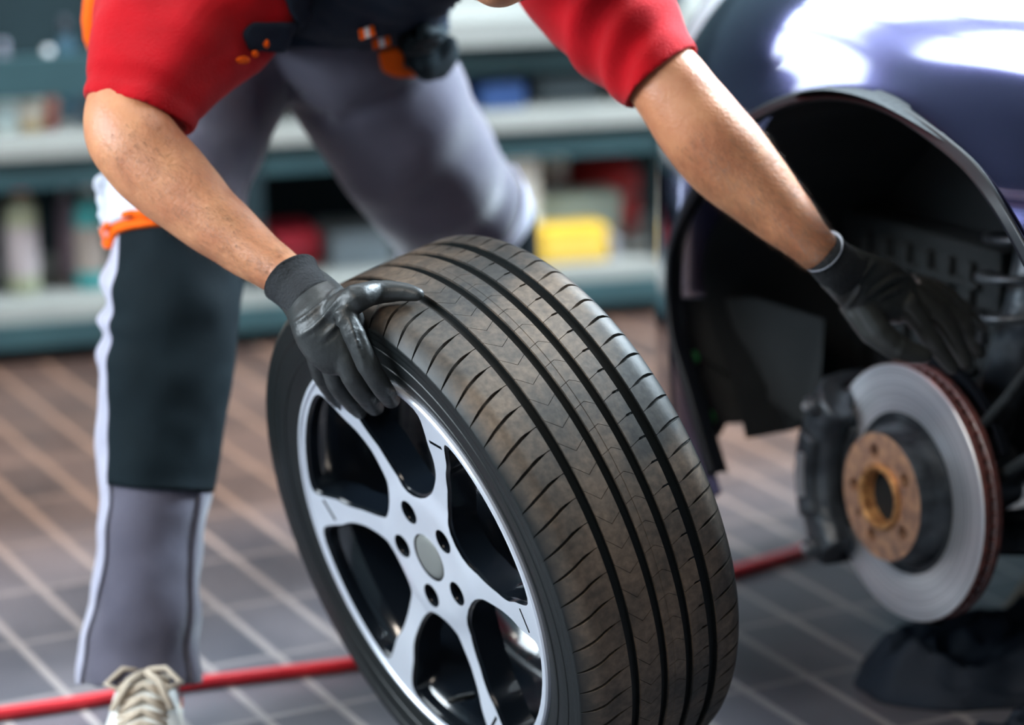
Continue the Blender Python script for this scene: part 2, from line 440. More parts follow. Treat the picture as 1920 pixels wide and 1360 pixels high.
def loft(G, spec, n=32, k=6, mi=0, fold=None, hem=None, drop=0.0, round_ends=True, a0=None, a1=None, push=0.0):
    """spec rows: (px, py, depth, half width px, half depth m); section width lies across the limb, its depth along the view"""
    P = cr(spec, k); V = []; Fc = []; rings = []
    pts = [at(p[0], p[1], p[2]) for p in P]
    full = a0 is None
    cols = n if full else n + 1
    for i, p in enumerate(P):
        t = (pts[min(i + 1, len(P) - 1)] - pts[max(i - 1, 0)]).normalized()
        vd = ray(p[0], p[1]).normalized()
        wv = t.cross(vd); wv.normalize(); dv = wv.cross(t).normalized()
        if dv.dot(vd) < 0: dv = -dv
        hw = p[3] * p[2] / FPX; hd = p[4]
        ring = []
        for j in range(cols):
            a = 2 * PI * j / n if full else a0 + (a1 - a0) * j / n
            off = wv * math.cos(a) * hw + dv * math.sin(a) * hd
            q = pts[i] + off
            o = push
            if fold: o += fold(i / (len(P) - 1), a, q)
            q = q + off.normalized() * o + t * drop * (0.3 - 0.7 * math.sin(a)) * (i / (len(P) - 1)) ** 6
            ring.append(q)
        rings.append((pts[i], t, ring))
    if full and hem:   # turn the end inwards to make an open hem
        c, t, ring = rings[-1]
        for s_, b_ in ((0.93, -0.001), (0.86, 0.003), (0.82, 0.03), (0.78, 0.06)):
            rings.append((c - t * b_, t, [c + (q - c) * s_ - t * b_ for q in ring]))
    if full and round_ends:
        c, t, ring = rings[0]
        rings.insert(0, (c, t, [c + (q - c) * 0.55 - t * 0.012 for q in ring]))
        if not hem:
            c, t, ring = rings[-1]
            rings.append((c, t, [c + (q - c) * 0.55 + t * 0.008 for q in ring]))
    for _, _, ring in rings: V += ring
    for i in range(len(rings) - 1):
        for j in range(n):
            q = (j + 1) % cols
            Fc.append((i * cols + j, i * cols + q, (i + 1) * cols + q, (i + 1) * cols + j))
    if full:
        Fc.append(tuple(range(n))[::-1]); Fc.append(tuple((len(rings) - 1) * n + j for j in range(n)))
    G.add(V, Fc, mi)
    return rings

def nz(p, s, seed=0):
    return noise.noise(Vector((p[0] * s + seed * 7.3, p[1] * s - seed * 3.1, p[2] * s + seed)))

# ================================================================== THE ROOM
SH0 = on_floor(0, 690)                       # foot of the shelving front at the left frame edge
SHY = SH0.dot(EY)
def rp(u, v, z): return EX * u + EY * v + EZ * z
U0, U1, V0, V1, ZC = -2.7, 3.6, -2.2, SHY + 0.90, 3.5

# floor joints: distances of the measured joint lines
na = Vector((-math.sin(TA), math.cos(TA), 0)); nb = Vector((math.cos(TA), math.sin(TA), 0))
TILE_PA = 0.0993; TILE_OA = 1.095
TILE_PB = 0.2; TILE_OB = -3.595
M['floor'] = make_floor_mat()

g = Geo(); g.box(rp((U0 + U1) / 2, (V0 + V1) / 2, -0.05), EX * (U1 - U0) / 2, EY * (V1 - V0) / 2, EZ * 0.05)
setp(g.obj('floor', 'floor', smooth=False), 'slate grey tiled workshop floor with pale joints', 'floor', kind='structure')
g = Geo(); g.box(rp((U0 + U1) / 2, (V0 + V1) / 2, ZC + 0.05), EX * (U1 - U0) / 2, EY * (V1 - V0) / 2, EZ * 0.05)
setp(g.obj('ceiling', 'ceil', smooth=False), 'grey workshop ceiling with an added bright panel', 'ceiling', kind='structure')
g = Geo(); SKU, SKV = (0.42, 2.7), (4.5, V1 - 0.10)  # unseen glowing panel added so the car wing reflects white
g.box(rp((SKU[0] + SKU[1]) / 2, (SKV[0] + SKV[1]) / 2, ZC - 0.01), EX * (SKU[1] - SKU[0]) / 2, EY * (SKV[1] - SKV[0]) / 2, EZ * 0.004, 0)
for i in range(5):
    g.box(rp(SKU[0] + (SKU[1] - SKU[0]) * i / 4, (SKV[0] + SKV[1]) / 2, ZC - 0.03), EX * 0.025, EY * (SKV[1] - SKV[0]) / 2, EZ * 0.025, 1)
for i in range(2):
    g.box(rp((SKU[0] + SKU[1]) / 2, SKV[i], ZC - 0.03), EX * (SKU[1] - SKU[0]) / 2, EY * 0.03, EZ * 0.025, 1)
setp(g.obj('roof_reflection_panel', ['reflectpane', 'frame'], smooth=False), 'unseen bright panel added under the ceiling for reflections in the car wing', 'window', kind='structure')
g = Geo(); CZ0, CZ1, CU0, CU1 = 2.85, 3.44, -0.35, 2.9
def bseg(ua, ub, za, zb_): g.box(rp((ua + ub) / 2, V1 + 0.05, (za + zb_) / 2), EX * (ub - ua) / 2, EY * 0.05, EZ * (zb_ - za) / 2)
bseg(U0, U1, 0, CZ0); bseg(U0, U1, CZ1, ZC); bseg(U0, CU0, CZ0, CZ1); bseg(CU1, U1, CZ0, CZ1)
setp(g.obj('wall_back', 'wall', smooth=False), 'dark wall behind the shelving', 'wall', kind='structure')
g = Geo(); g.box(rp((U0 + U1) / 2, V0 - 0.05, ZC / 2), EX * (U1 - U0) / 2, EY * 0.05, EZ * ZC / 2)
setp(g.obj('wall_front', 'wallpale', smooth=False), 'wall behind the photographer', 'wall', kind='structure')

g = Geo(); g.box(rp((CU0 + CU1) / 2, V1 + 0.06, (CZ0 + CZ1) / 2), EX * (CU1 - CU0) / 2, EY * 0.004, EZ * (CZ1 - CZ0) / 2, 0)  # second unseen glowing panel, added and sized for the wing reflection
for i in range(6): g.box(rp(CU0 + (CU1 - CU0) * i / 5, V1 + 0.03, (CZ0 + CZ1) / 2), EX * 0.03, EY * 0.03, EZ * (CZ1 - CZ0) / 2, 1)
for z_ in (CZ0, CZ1): g.box(rp((CU0 + CU1) / 2, V1 + 0.03, z_), EX * (CU1 - CU0) / 2, EY * 0.03, EZ * 0.03, 1)
setp(g.obj('wall_reflection_panel', ['reflectpane', 'frame'], smooth=False), 'unseen long bright panel added high in the back wall for wing reflections', 'window', kind='structure')

def wall_with_hole(name, u, sign, v0, v1, z0, z1, m, label):
    g = Geo()
    def seg(a, b, c, d):
        if b - a > 1e-4 and d - c > 1e-4:
            g.box(rp(u + sign * 0.05, (a + b) / 2, (c + d) / 2), EX * 0.05, EY * (b - a) / 2, EZ * (d - c) / 2)
    seg(V0, v0, 0, ZC); seg(v1, V1, 0, ZC); seg(v0, v1, 0, z0); seg(v0, v1, z1, ZC)
    return setp(g.obj(name, m, smooth=False), label, 'wall', kind='structure')

def glazed(name, u, sign, v0, v1, z0, z1, nu, nzz, label):
    g = Geo()
    g.box(rp(u + sign * 0.06, (v0 + v1) / 2, (z0 + z1) / 2), EX * 0.004, EY * (v1 - v0) / 2, EZ * (z1 - z0) / 2, 0)
    for i in range(nu + 1):
        v = v0 + (v1 - v0) * i / nu
        g.box(rp(u + sign * 0.04, v, (z0 + z1) / 2), EX * 0.03, EY * 0.03, EZ * (z1 - z0) / 2, 1)
    for i in range(nzz + 1):
        z = z0 + (z1 - z0) * i / nzz
        g.box(rp(u + sign * 0.04, (v0 + v1) / 2, z), EX * 0.03, EY * (v1 - v0) / 2, EZ * 0.03, 1)
    return setp(g.obj(name, ['pane', 'frame'], smooth=False), label, 'window', kind='structure')

wall_with_hole('wall_left', U0, -1, 1.6, 4.3, 1.3, 3.3, 'wallpale', 'left workshop wall with wide daylit gate glazing')
glazed('window_1', U0, -1, 1.6, 4.3, 1.3, 3.3, 2, 1, 'wide bright daylit glazing in the left wall')
wall_with_hole('wall_right', U1, 1, 2.6, V1 - 0.2, 1.1, 3.2, 'wallpale', 'right workshop wall with high daylit window')
glazed('window_2', U1, 1, 2.6, V1 - 0.2, 1.1, 3.2, 3, 1, 'high daylit window in the right wall beyond the car')

# ceiling lamps
def ceiling_lamp(u, v, label, ln=0.75):
    e = empty('ceiling_lamp', rp(u, v, ZC - 0.10), label, 'lamp', 'strip lamps under the ceiling')
    g = Geo(); g.box(rp(u, v, ZC - 0.04), EX * ln, EY * 0.10, EZ * 0.04); g.obj('housing', 'frame', e, smooth=False)
    g = Geo(); g.box(rp(u, v, ZC - 0.09), EX * (ln - 0.03), EY * 0.075, EZ * 0.012); g.obj('diffuser', 'diffuser', e, smooth=False)
ceiling_lamp(-1.9, 1.2, 'strip lamp on the ceiling over the left front of the workshop')
ceiling_lamp(1.4, 2.6, 'strip lamp on the ceiling over the car bonnet')

# ================================================================== SHELVING (behind everything)
def shp(u, dv, z): return rp(u, SHY + dv, z)
def zshelf(y, u, dv=0.0):
    """height of an edge seen at row y, for room coordinate u on the shelf front"""
    lo, hi = -0.5, 3.0
    for _ in range(50):
        m = (lo + hi) / 2; p = shp(u, dv, m) - CO
        yy = 680 - FPX * p.dot(CU) / p.dot(CF)
        if yy > y: lo = m
        else: hi = m
    return (lo + hi) / 2
def ushelf(x, z=0.3, dv=0.0):
    lo, hi = -3.0, 3.0
    for _ in range(50):
        m = (lo + hi) / 2; p = shp(m, dv, z) - CO
        xx = 960 + FPX * p.dot(CR) / p.dot(CF)
        if xx < x: lo = m
        else: hi = m
    return (lo + hi) / 2
uA = ushelf(100)
ZL = zshelf(600, uA)          # lip bottom of the lowest shelf
zs_low = zshelf(572, uA, 0.0)
zs_mid = zshelf(266, uA, 0.0)
uB = ushelf(1050)
zs_top = zshelf(30, uB)
SU0, SU1 = ushelf(-260), ushelf(1560)
unit = empty('shelving_unit', shp(0, 0.2, 0), 'long low teal metal shelving with pale boards behind the mechanic', 'shelving')
mid_u = (SU0 + SU1) / 2; hu = (SU1 - SU0) / 2
def board(z, thick, lip, dv0=0.0, depth=0.42, name='shelf_board', u0=None):
    u0 = SU0 if u0 is None else u0; mid_u = (u0 + SU1) / 2; hu = (SU1 - u0) / 2
    g = Geo(); g.box(shp(mid_u, dv0 + depth / 2, z - thick / 2), EX * hu, EY * depth / 2, EZ * thick / 2)
    g.obj(name, 'beige', unit, smooth=False)
    if lip:
        g = Geo(); g.box(shp(mid_u, dv0 + 0.0, z - thick - lip / 2), EX * hu, EY * 0.01, EZ * lip / 2)
        g.obj('front_lip', 'teal', unit, smooth=False)
board(zs_low, 0.030, 0.045)
board(zs_mid, 0.030, 0.0)
board(zs_top + 0.0, 0.050, 0.0, u0=ushelf(475))
g = Geo(); g.box(shp(mid_u, 0.44, 0.62), EX * hu, EY * 0.01, EZ * 0.62); g.obj('back_panel', 'darkteal', unit, smooth=False)
g = Geo(); g.box(shp(mid_u, 0.06, zs_top - 0.075), EX * hu, EY * 0.01, EZ * 0.038); g.obj('drawer_rail', 'teal', unit, smooth=False)
g = Geo(); g.box(shp(mid_u, 0.03, zs_mid - 0.06), EX * hu, EY * 0.01, EZ * 0.03); g.obj('under_rail', 'teal', unit, smooth=False)
for x in (-200, 475, 1262, 1530):
    u = ushelf(x)
    g = Geo(); g.box(shp(u, 0.045, 0.62), EX * 0.022, EY * 0.03, EZ * 0.62); g.obj('post', 'darkteal', unit, smooth=False)
g = Geo(); g.box(shp(mid_u, 0.045, (zs_low - 0.075) / 2), EX * hu, EY * 0.008, EZ * (zs_low - 0.075) / 2); g.obj('under_shelf_shade', 'trim', unit, smooth=False)  # black board put in for the shaded gap beneath the lowest shelf
TOPLOW = zs_low; TOPMID = zs_mid

def bottle(x, w, ytop, ybot, which, body, cap_, label_col, label, dv=0.12, kind='bottle', group=None):
    """stands on a board; x and w in pixels, heights from rows"""
    z0 = {0: TOPLOW, 1: TOPMID, 2: zs_top}[which]
    u = ushelf(x, z0, dv); p = shp(u, dv, z0); D = (p - CO).dot(CF)
    r = w / 2 * D / FPX
    h = (ybot - ytop) * D / FPX / 0.97
    e = empty(kind, p, label, kind, group)
    mt = Matrix.Translation(p)
    g = Geo()
    if kind == 'bottle':
        prof = [(0, 0.001), (r * 0.9, 0.001), (r, 0.006), (r, h * 0.66), (r * 0.9, h * 0.74), (r * 0.5, h * 0.82), (r * 0.42, h * 0.86), (0, h * 0.86)]
        g.lathe(prof, 28, mt); g.obj('bottle_body', flatmat(label[:12], body, 0.4), e)
        g = Geo(); g.lathe([(0, h * 0.84), (r * 0.5, h * 0.84), (r * 0.46, h), (0, h)], 20, mt); g.obj('cap', flatmat('cap_' + label[:8], cap_, 0.4), e)
    elif kind == 'spray can':
        prof = [(0, 0.001), (r, 0.001), (r, h * 0.78), (r * 0.7, h * 0.84), (0, h * 0.84)]
        g.lathe(prof, 28, mt); g.obj('can_body', flatmat(label[:12], body, 0.35, 0.3), e)
        g = Geo(); g.lathe([(0, h * 0.83), (r * 0.72, h * 0.83), (r * 0.66, h), (0, h)], 20, mt); g.obj('cap', flatmat('cap_' + label[:8], cap_, 0.4), e)
    if label_col:
        g = Geo(); g.lathe([(r * 1.015, h * 0.16), (r * 1.02, h * 0.165), (r * 1.02, h * 0.56), (r * 1.015, h * 0.565)], 28, mt)
        g.obj('paper_label', flatmat('lab_' + label[:8], label_col, 0.6), e)
    e.name = kind.replace(' ', '_')
    return e

def carton(x0, x1, ytop, ybot, which, col, label, dv=0.10, depth=0.14, name='box', cat='box', strip=None, lid=None):
    z0 = {0: TOPLOW, 1: TOPMID, 2: zs_top}[which]
    ua, ub = ushelf(x0, z0, dv), ushelf(x1, z0, dv); p = shp((ua + ub) / 2, dv + depth / 2, z0)
    D = (shp(ua, dv, z0) - CO).dot(CF); h = (ybot - ytop) * D / FPX / 0.97
    e = empty(name, p, label, cat)
    g = Geo(); g.box(p + EZ * (h / 2 + 0.001), EX * (ub - ua) / 2, EY * depth / 2, EZ * h / 2)
    bevel(g.obj('box_body', flatmat('c_' + label[:10], col, 0.6), e, smooth=False), 0.004)
    if strip:
        g = Geo(); g.box(p + EZ * h * 0.45 - EY * (depth / 2 + 0.001), EX * (ub - ua) * 0.42, EY * 0.001, EZ * h * 0.2)
        g.obj('paper_label', flatmat('s_' + label[:10], strip, 0.6), e, smooth=False)
    if lid:
        g = Geo(); g.box(p + EZ * (h + 0.006), EX * ((ub - ua) / 2 + 0.004), EY * (depth / 2 + 0.004), EZ * 0.006)
        bevel(g.obj('lid', flatmat('l_' + label[:10], lid, 0.5), e, smooth=False), 0.003)
    return e

# upper row on the left
carton(-6, 32, 188, 255, 1, (0.55, 0.62, 0.58), 'pale white carton at the left end of the upper shelf', strip=(0.4, 0.5, 0.5))
bottle(12, 36, 60, 200, 1, (0.22, 0.20, 0.24), (0.2, 0.2, 0.25), None, 'tall grey bottle behind the pale carton on the upper shelf', dv=0.27)
bottle(60, 46, 140, 262, 1, (0.42, 0.28, 0.10), (0.6, 0.6, 0.6), (0.62, 0.55, 0.45), 'amber bottle with cream label on the upper shelf')
bottle(96, 24, 108, 258, 1, (0.42, 0.05, 0.03), (0.5, 0.5, 0.5), (0.4, 0.10, 0.06), 'slim dark red bottle right of the amber bottle', kind='spray can')
bottle(128, 34, 70, 258, 1, (0.014, 0.07, 0.11), (0.02, 0.02, 0.03), None, 'tall dark blue bottle on the upper shelf', dv=0.2)
bottle(162, 30, 120, 256, 1, (0.012, 0.03, 0.05), (0.02, 0.02, 0.03), None, 'black bottle at the mechanic elbow on the upper shelf', dv=0.14)
# lower row on the left
bottle(46, 60, 325, 545, 0, (0.30, 0.31, 0.20), (0.5, 0.02, 0.03), (0.36, 0.30, 0.30), 'olive white bottle with red cap on the lowest shelf')
bottle(8, 34, 380, 545, 0, (0.010, 0.018, 0.022), (0.01, 0.01, 0.01), None, 'black bottle left of the red capped one', dv=0.16)
bottle(128, 34, 350, 530, 0, (0.28, 0.20, 0.25), (0.3, 0.3, 0.32), None, 'slim pinkish bottle behind the turquoise bottle', dv=0.22)
bottle(172, 56, 340, 546, 0, (0.02, 0.24, 0.24), (0.40, 0.36, 0.34), (0.25, 0.20, 0.17), 'turquoise bottle with grey top on the lowest shelf')
# items seen between the legs
carton(520, 602, 420, 476, 0, (0.52, 0.02, 0.04), 'red box seen between the mechanic legs', dv=0.18, strip=(0.45, 0.03, 0.05))
carton(622, 735, 445, 510, 0, (0.10, 0.12, 0.13), 'grey carton right of the red box between the legs', dv=0.12)
carton(470, 520, 470, 516, 0, (0.30, 0.28, 0.28), 'small pale grey carton by the shin on the lowest shelf', dv=0.10)
# items right of the thigh, lowest shelf
carton(950, 1012, 296, 492, 0, (0.95, 0.97, 0.92), 'bright white carton beside the mechanic knee', dv=0.10, depth=0.12, strip=(0.95, 0.95, 0.9))
bottle(1040, 44, 246, 480, 0, (0.80, 0.80, 0.72), (0.85, 0.85, 0.80), (0.6, 0.48, 0.42), 'tall ivory bottle between the bright white carton and the red domed case', dv=0.24)
carton(1015, 1140, 404, 468, 0, (0.52, 0.31, 0.02), 'yellow box on the lowest shelf right of the knee', dv=0.03, depth=0.08, strip=(0.58, 0.38, 0.06))
carton(1144, 1160, 420, 462, 0, (0.20, 0.19, 0.21), 'dark grey box beside the yellow box', dv=0.035, depth=0.06)
carton(1012, 1165, 355, 458, 0, (0.34, 0.42, 0.38), 'pale green tray box behind the yellow box', dv=0.125, depth=0.08)
# red domed case
z0 = TOPLOW
u = ushelf(1136, 0.2, 0.30); pc = shp(u, 0.32, z0)
e = empty('tool_case', pc, 'red domed case on the shelf beside the car bumper', 'case')
g = Geo(); hc = zshelf(302, u, 0.28) - z0
prof = [(0, 0.001), (0.074, 0.001), (0.077, hc * 0.70), (0.072, hc * 0.85), (0.054, hc * 0.95), (0.03, hc), (0, hc)]
g.lathe(prof, 32, Matrix.Translation(pc)); g.obj('case_shell', flatmat('red_case', (0.55, 0.02, 0.02), 0.5), e)
g = Geo(); g.lathe([(0.0775, hc * 0.50), (0.080, hc * 0.51), (0.080, hc * 0.56), (0.0775, hc * 0.57)], 32, Matrix.Translation(pc)); g.obj('case_rim', flatmat('case_rim', (0.02, 0.02, 0.02), 0.5), e)
# items on the middle board right of the thigh
carton(858, 920, 108, 168, 1, (0.32, 0.03, 0.05), 'red box under the top board right of the hip', dv=0.20)
carton(905, 985, 132, 178, 1, (0.012, 0.045, 0.15), 'blue box on the middle board right of the thigh', dv=0.06)
carton(925, 990, 104, 150, 1, (0.36, 0.04, 0.05), 'second red box behind the blue box', dv=0.24)
carton(1005, 1125, 118, 172, 1, (0.030, 0.045, 0.05), 'long black box on the middle board beneath the red sleeve', dv=0.10, strip=(0.06, 0.08, 0.09))

# ================================================================== THE WHEEL
wheel = empty('car_wheel', (0, 0, 0), 'alloy car wheel with worn tyre standing on the tiles, held by the mechanic', 'wheel', matrix=W_M)
def pw(r, th, off): return Vector((r * math.cos(th), -r * math.sin(th), off))

# --- tyre with grooves and slots
def interp(x, T):
    for (a, b), (c, d) in zip(T, T[1:]):
        if a <= x <= c: return b + (d - b) * (x - a) / (c - a)
    return T[0][1] if x < T[0][0] else T[-1][1]
SH = [(-.115, 118.4), (-.090, 118.8), (-.0646, 119.9), (-.056, 119.0), (-.046, 119.0), (-.0245, 120.0), (-.0105, 118.0), (.0105, 118.9),
      (.0225, 120.1), (.0285, 120.7), (.0425, 118.0), (.0485, 118.4), (.058, 118.4), (.075, 119.0), (.095, 120.3), (.115, 121.9)]
def crown(u):
    a = abs(u)
    r = 0.330 - 0.0018 * (a / 0.085) ** 2
    if a > 0.085: r -= 0.011 * ((a - 0.085) / 0.022) ** 2
    return r
cross = []   # (u, r, kind, slotdepth, slothalf)
def slot_for(u):
    if u > 0.0535:
        t = (u - 0.0535) / 0.055
        if t > 1.08: return 0, 0
        w = 0.0005 + 0.0016 * max(0, min(1, (t - 0.12) / 0.25)) * max(0.0, min(1, (1.08 - t) / 0.25))
        return 0.006 * max(0.1, min(1, (1.10 - t) / 0.22)), w
    if u < -0.0655:
        t = (-u - 0.0655) / 0.045
        if t > 1.05: return 0, 0
        w = 0.0004 + 0.0015 * max(0, min(1, (t - 0.10) / 0.2)) * max(0.0, min(1, (1.05 - t) / 0.3))
        return 0.006 * max(0.1, min(1, (1.10 - t) / 0.3)), w
    if 0.0133 <= u <= 0.0435: return 0.003, 0.00042
    if -0.0215 <= u <= 0.0045: return 0.0025, 0.00034
    if -0.0545 <= u <= -0.0305: return 0.003, 0.0004 + (0.0010 if u < -0.046 else 0)
    return 0, 0
us = []
for a, b in ((0.0435, 0.0535), (0.0045, 0.0133), (-0.0305, -0.0215), (-0.0655, -0.0545)):
    us.append((a, b))
tread = []
u = 0.1105
edges = sorted([x for ab in us for x in ab], reverse=True)
pts_u = [0.1105, 0.109, 0.106, 0.102, 0.098, 0.093, 0.088, 0.083, 0.077, 0.071, 0.065, 0.060, 0.0565]
def rib(a, b, n): return [a + (b - a) * i / n for i in range(n + 1)]
seq = [('t', x) for x in pts_u] + [('t', 0.0546)]
seq += [('g', 0.0543), ('g', 0.0485), ('g', 0.0428)]
seq += [('t', x) for x in (0.0425, 0.0415, 0.038, 0.035, 0.0315, 0.0285, 0.0262, 0.0225, 0.019, 0.0165, 0.0145)]
seq += [('g', 0.0142), ('g', 0.009), ('g', 0.0038)]
seq += [('t', x) for x in (0.0034, 0.001, -0.0040, -0.0044)] + [('l', -0.0050)] + [('t', x) for x in (-0.0056, -0.010, -0.014, -0.0175, -0.0203)]
seq += [('g', -0.0206), ('g', -0.026), ('g', -0.0313)]
seq += [('t', x) for x in (-0.0316, -0.035, -0.039, -0.044, -0.0462, -0.050, -0.0533)]
seq += [('g', -0.0536), ('g', -0.060), ('g', -0.0663)]
seq += [('t', x) for x in (-0.0666, -0.070, -0.075, -0.080, -0.085, -0.090, -0.095, -0.099, -0.103, -0.106, -0.109, -0.1105)]
for k_, u_ in seq:
    if k_ == 't':
        d_, h_ = slot_for(u_); tread.append((u_, crown(u_), d_, h_))
    elif k_ == 'g': tread.append((u_, crown(u_) - 0.0078, 0, 0))
    else: tread.append((u_, crown(u_) - 0.0008, 0, 0))
side_o = [(0.236, 0.088), (0.2415, 0.094), (0.2445, 0.099), (0.249, 0.1040), (0.256, 0.1075), (0.264, 0.1098), (0.268, 0.1106), (0.2690, 0.1118), (0.2715, 0.1120), (0.2725, 0.1110),
          (0.277, 0.1122), (0.285, 0.1128), (0.2905, 0.1127), (0.2915, 0.1118), (0.2935, 0.1117), (0.2945, 0.1127), (0.299, 0.1125), (0.300, 0.1121), (0.301, 0.1121), (0.302, 0.1124), (0.3065, 0.1121), (0.3075, 0.1117), (0.3085, 0.1119), (0.311, 0.1115)]
prof = [(o_, r_, 0, 0) for r_, o_ in side_o] + tread + [(-o_, r_, 0, 0) for r_, o_ in reversed(side_o)]
NP = 72
V = []; K = len(prof)
SUB = 10
fr = [0.10, 0.24, 0.38, 0.52, 0.66, 0.80, 0.92]
for p in range(NP):
    base = p * 2 * PI / NP
    for s_ in range(4 + 6):
        for (u_, r_, d_, h_) in prof:
            sh = R(interp(u_, SH))
            blend = 1.0 if abs(u_) < 0.1106 and r_ > 0.3105 else 0.0
            if r_ <= 0.3111: sh = R(interp(0.115 if u_ > 0 else -0.115, SH))
            hh = max(h_, 0.0003) / 0.33
            dep = 0
            if s_ == 0: a = -hh
            elif s_ == 1: a = -hh * 0.8; dep = d_
            elif s_ == 2: a = hh * 0.8; dep = d_
            elif s_ == 3: a = hh
            else: a = 2 * PI / NP * ((s_ - 3) / 7.0)
            V.append(pw(r_ - dep, base + sh + a, u_))
NA = NP * 10
Fc = []
for i in range(NA):
    j = (i + 1) % NA
    for q in range(K - 1): Fc.append((i * K + q, j * K + q, j * K + q + 1, i * K + q + 1))
o = from_data('tyre', V, Fc, 'rubber', wheel, world=False, smooth=True, angle=38)

# --- barrel, lip
g = Geo()
g.lathe([(0.2475, 0.1015), (0.2468, 0.1065), (0.2450, 0.1085), (0.2415, 0.1085), (0.2400, 0.1065), (0.2398, 0.102)], 180)
g.obj('rim_lip', 'silver', wheel, world=False, angle=30)
g = Geo()
g.lathe([(0.2400, 0.099), (0.236, 0.094), (0.229, 0.086), (0.222, 0.070), (0.2205, 0.030), (0.212, 0.0), (0.205, -0.03), (0.213, -0.07), (0.225, -0.090), (0.2465, -0.100), (0.2475, -0.094), (0.236, -0.085), (0.222, -0.060), (0.214, -0.03), (0.222, 0.0), (0.229, 0.03), (0.231, 0.075), (0.236, 0.094), (0.2475, 0.1016)], 144)
g.obj('rim_barrel', 'gloss', wheel, world=False, angle=40)

# --- spoke plate outline: six arms, five bolt holes
ARMS = [(58, 1), (0, 1), (302, 0), (247, 1), (181, 1), (118, 1)]
def warp(th): return th
def arm_half(r):     # half width in metres along the arm
    T = [(0.060, 0.040), (0.075, 0.031), (0.090, 0.0205), (0.105, 0.0145), (0.130, 0.0115), (0.155, 0.0105), (0.172, 0.0118), (0.188, 0.0180), (0.205, 0.0190), (0.222, 0.0215), (0.232, 0.024), (0.238, 0.032)]
    return interp(r, T)
angs = sorted([R(a) for a, _ in ARMS])
loops = []
n_out = 240
loops.append([(0.2402 * math.cos(2 * PI * i / n_out), 0.2402 * math.sin(2 * PI * i / n_out)) for i in range(n_out)])
def arm_off(r): return 0.010 * math.sin(min(1, max(0, (r - 0.06) / 0.175)) * PI)    # slight curve of each arm
wins = []
for i in range(6):
    a = angs[i]; b = angs[(i + 1) % 6]
    if b < a: b += 2 * PI
    rs = [0.2355 - (0.2355 - 0.083) * k_ / 26 for k_ in range(27)]
    left = []; right = []
    for r in rs:
        la = a + (arm_half(r) + arm_off(r)) / r; rb = b - (arm_half(r) - arm_off(r)) / r
        if rb - la > 0.035: left.append((r, la)); right.append((r, rb))
    poly = []
    r0, la = left[0]; rb = right[0][1]
    for k_ in range(13): t = la + (rb - la) * k_ / 12; poly.append((r0, t))
    poly += right[1:]
    rr, lb = left[-1]; rbb = right[-1][1]
    mid = (lb + rbb) / 2; poly.append((rr - 0.004, mid))
    poly += left[1:][::-1]
    pts = [(r * math.cos(t), r * math.sin(t)) for r, t in poly]
    # relax corners
    for _ in range(2):
        pts = [((pts[k_ - 1][0] + 2 * pts[k_][0] + pts[(k_ + 1) % len(pts)][0]) / 4, (pts[k_ - 1][1] + 2 * pts[k_][1] + pts[(k_ + 1) % len(pts)][1]) / 4) for k_ in range(len(pts))]
    wins.append(pts)
holes = []
for k_ in range(5):
    c = (0.0575 * math.cos(R(-2 + 72 * k_)), 0.0575 * math.sin(R(-2 + 72 * k_)))
    holes.append([(c[0] + 0.0150 * math.cos(2 * PI * i / 24), c[1] + 0.0150 * math.sin(2 * PI * i / 24)) for i in range(24)])
cen = [[(0.030 * math.cos(2 * PI * i / 40), 0.030 * math.sin(2 * PI * i / 40)) for i in range(40)]]
notches = []
for a, has in ARMS:
    if not has: continue
    a = R(a) + 0.02
    d = Vector((math.cos(a), math.sin(a))); n_ = Vector((-d.y, d.x))
    p0 = d * 0.213 + n_ * 0.0145; p1 = d * 0.199 - n_ * 0.0105
    w_ = (p1 - p0).normalized(); q_ = Vector((-w_.y, w_.x)) * 0.0022
    notches.append([tuple(p0 + q_), tuple(p1 + q_), tuple(p1 - q_), tuple(p0 - q_)])

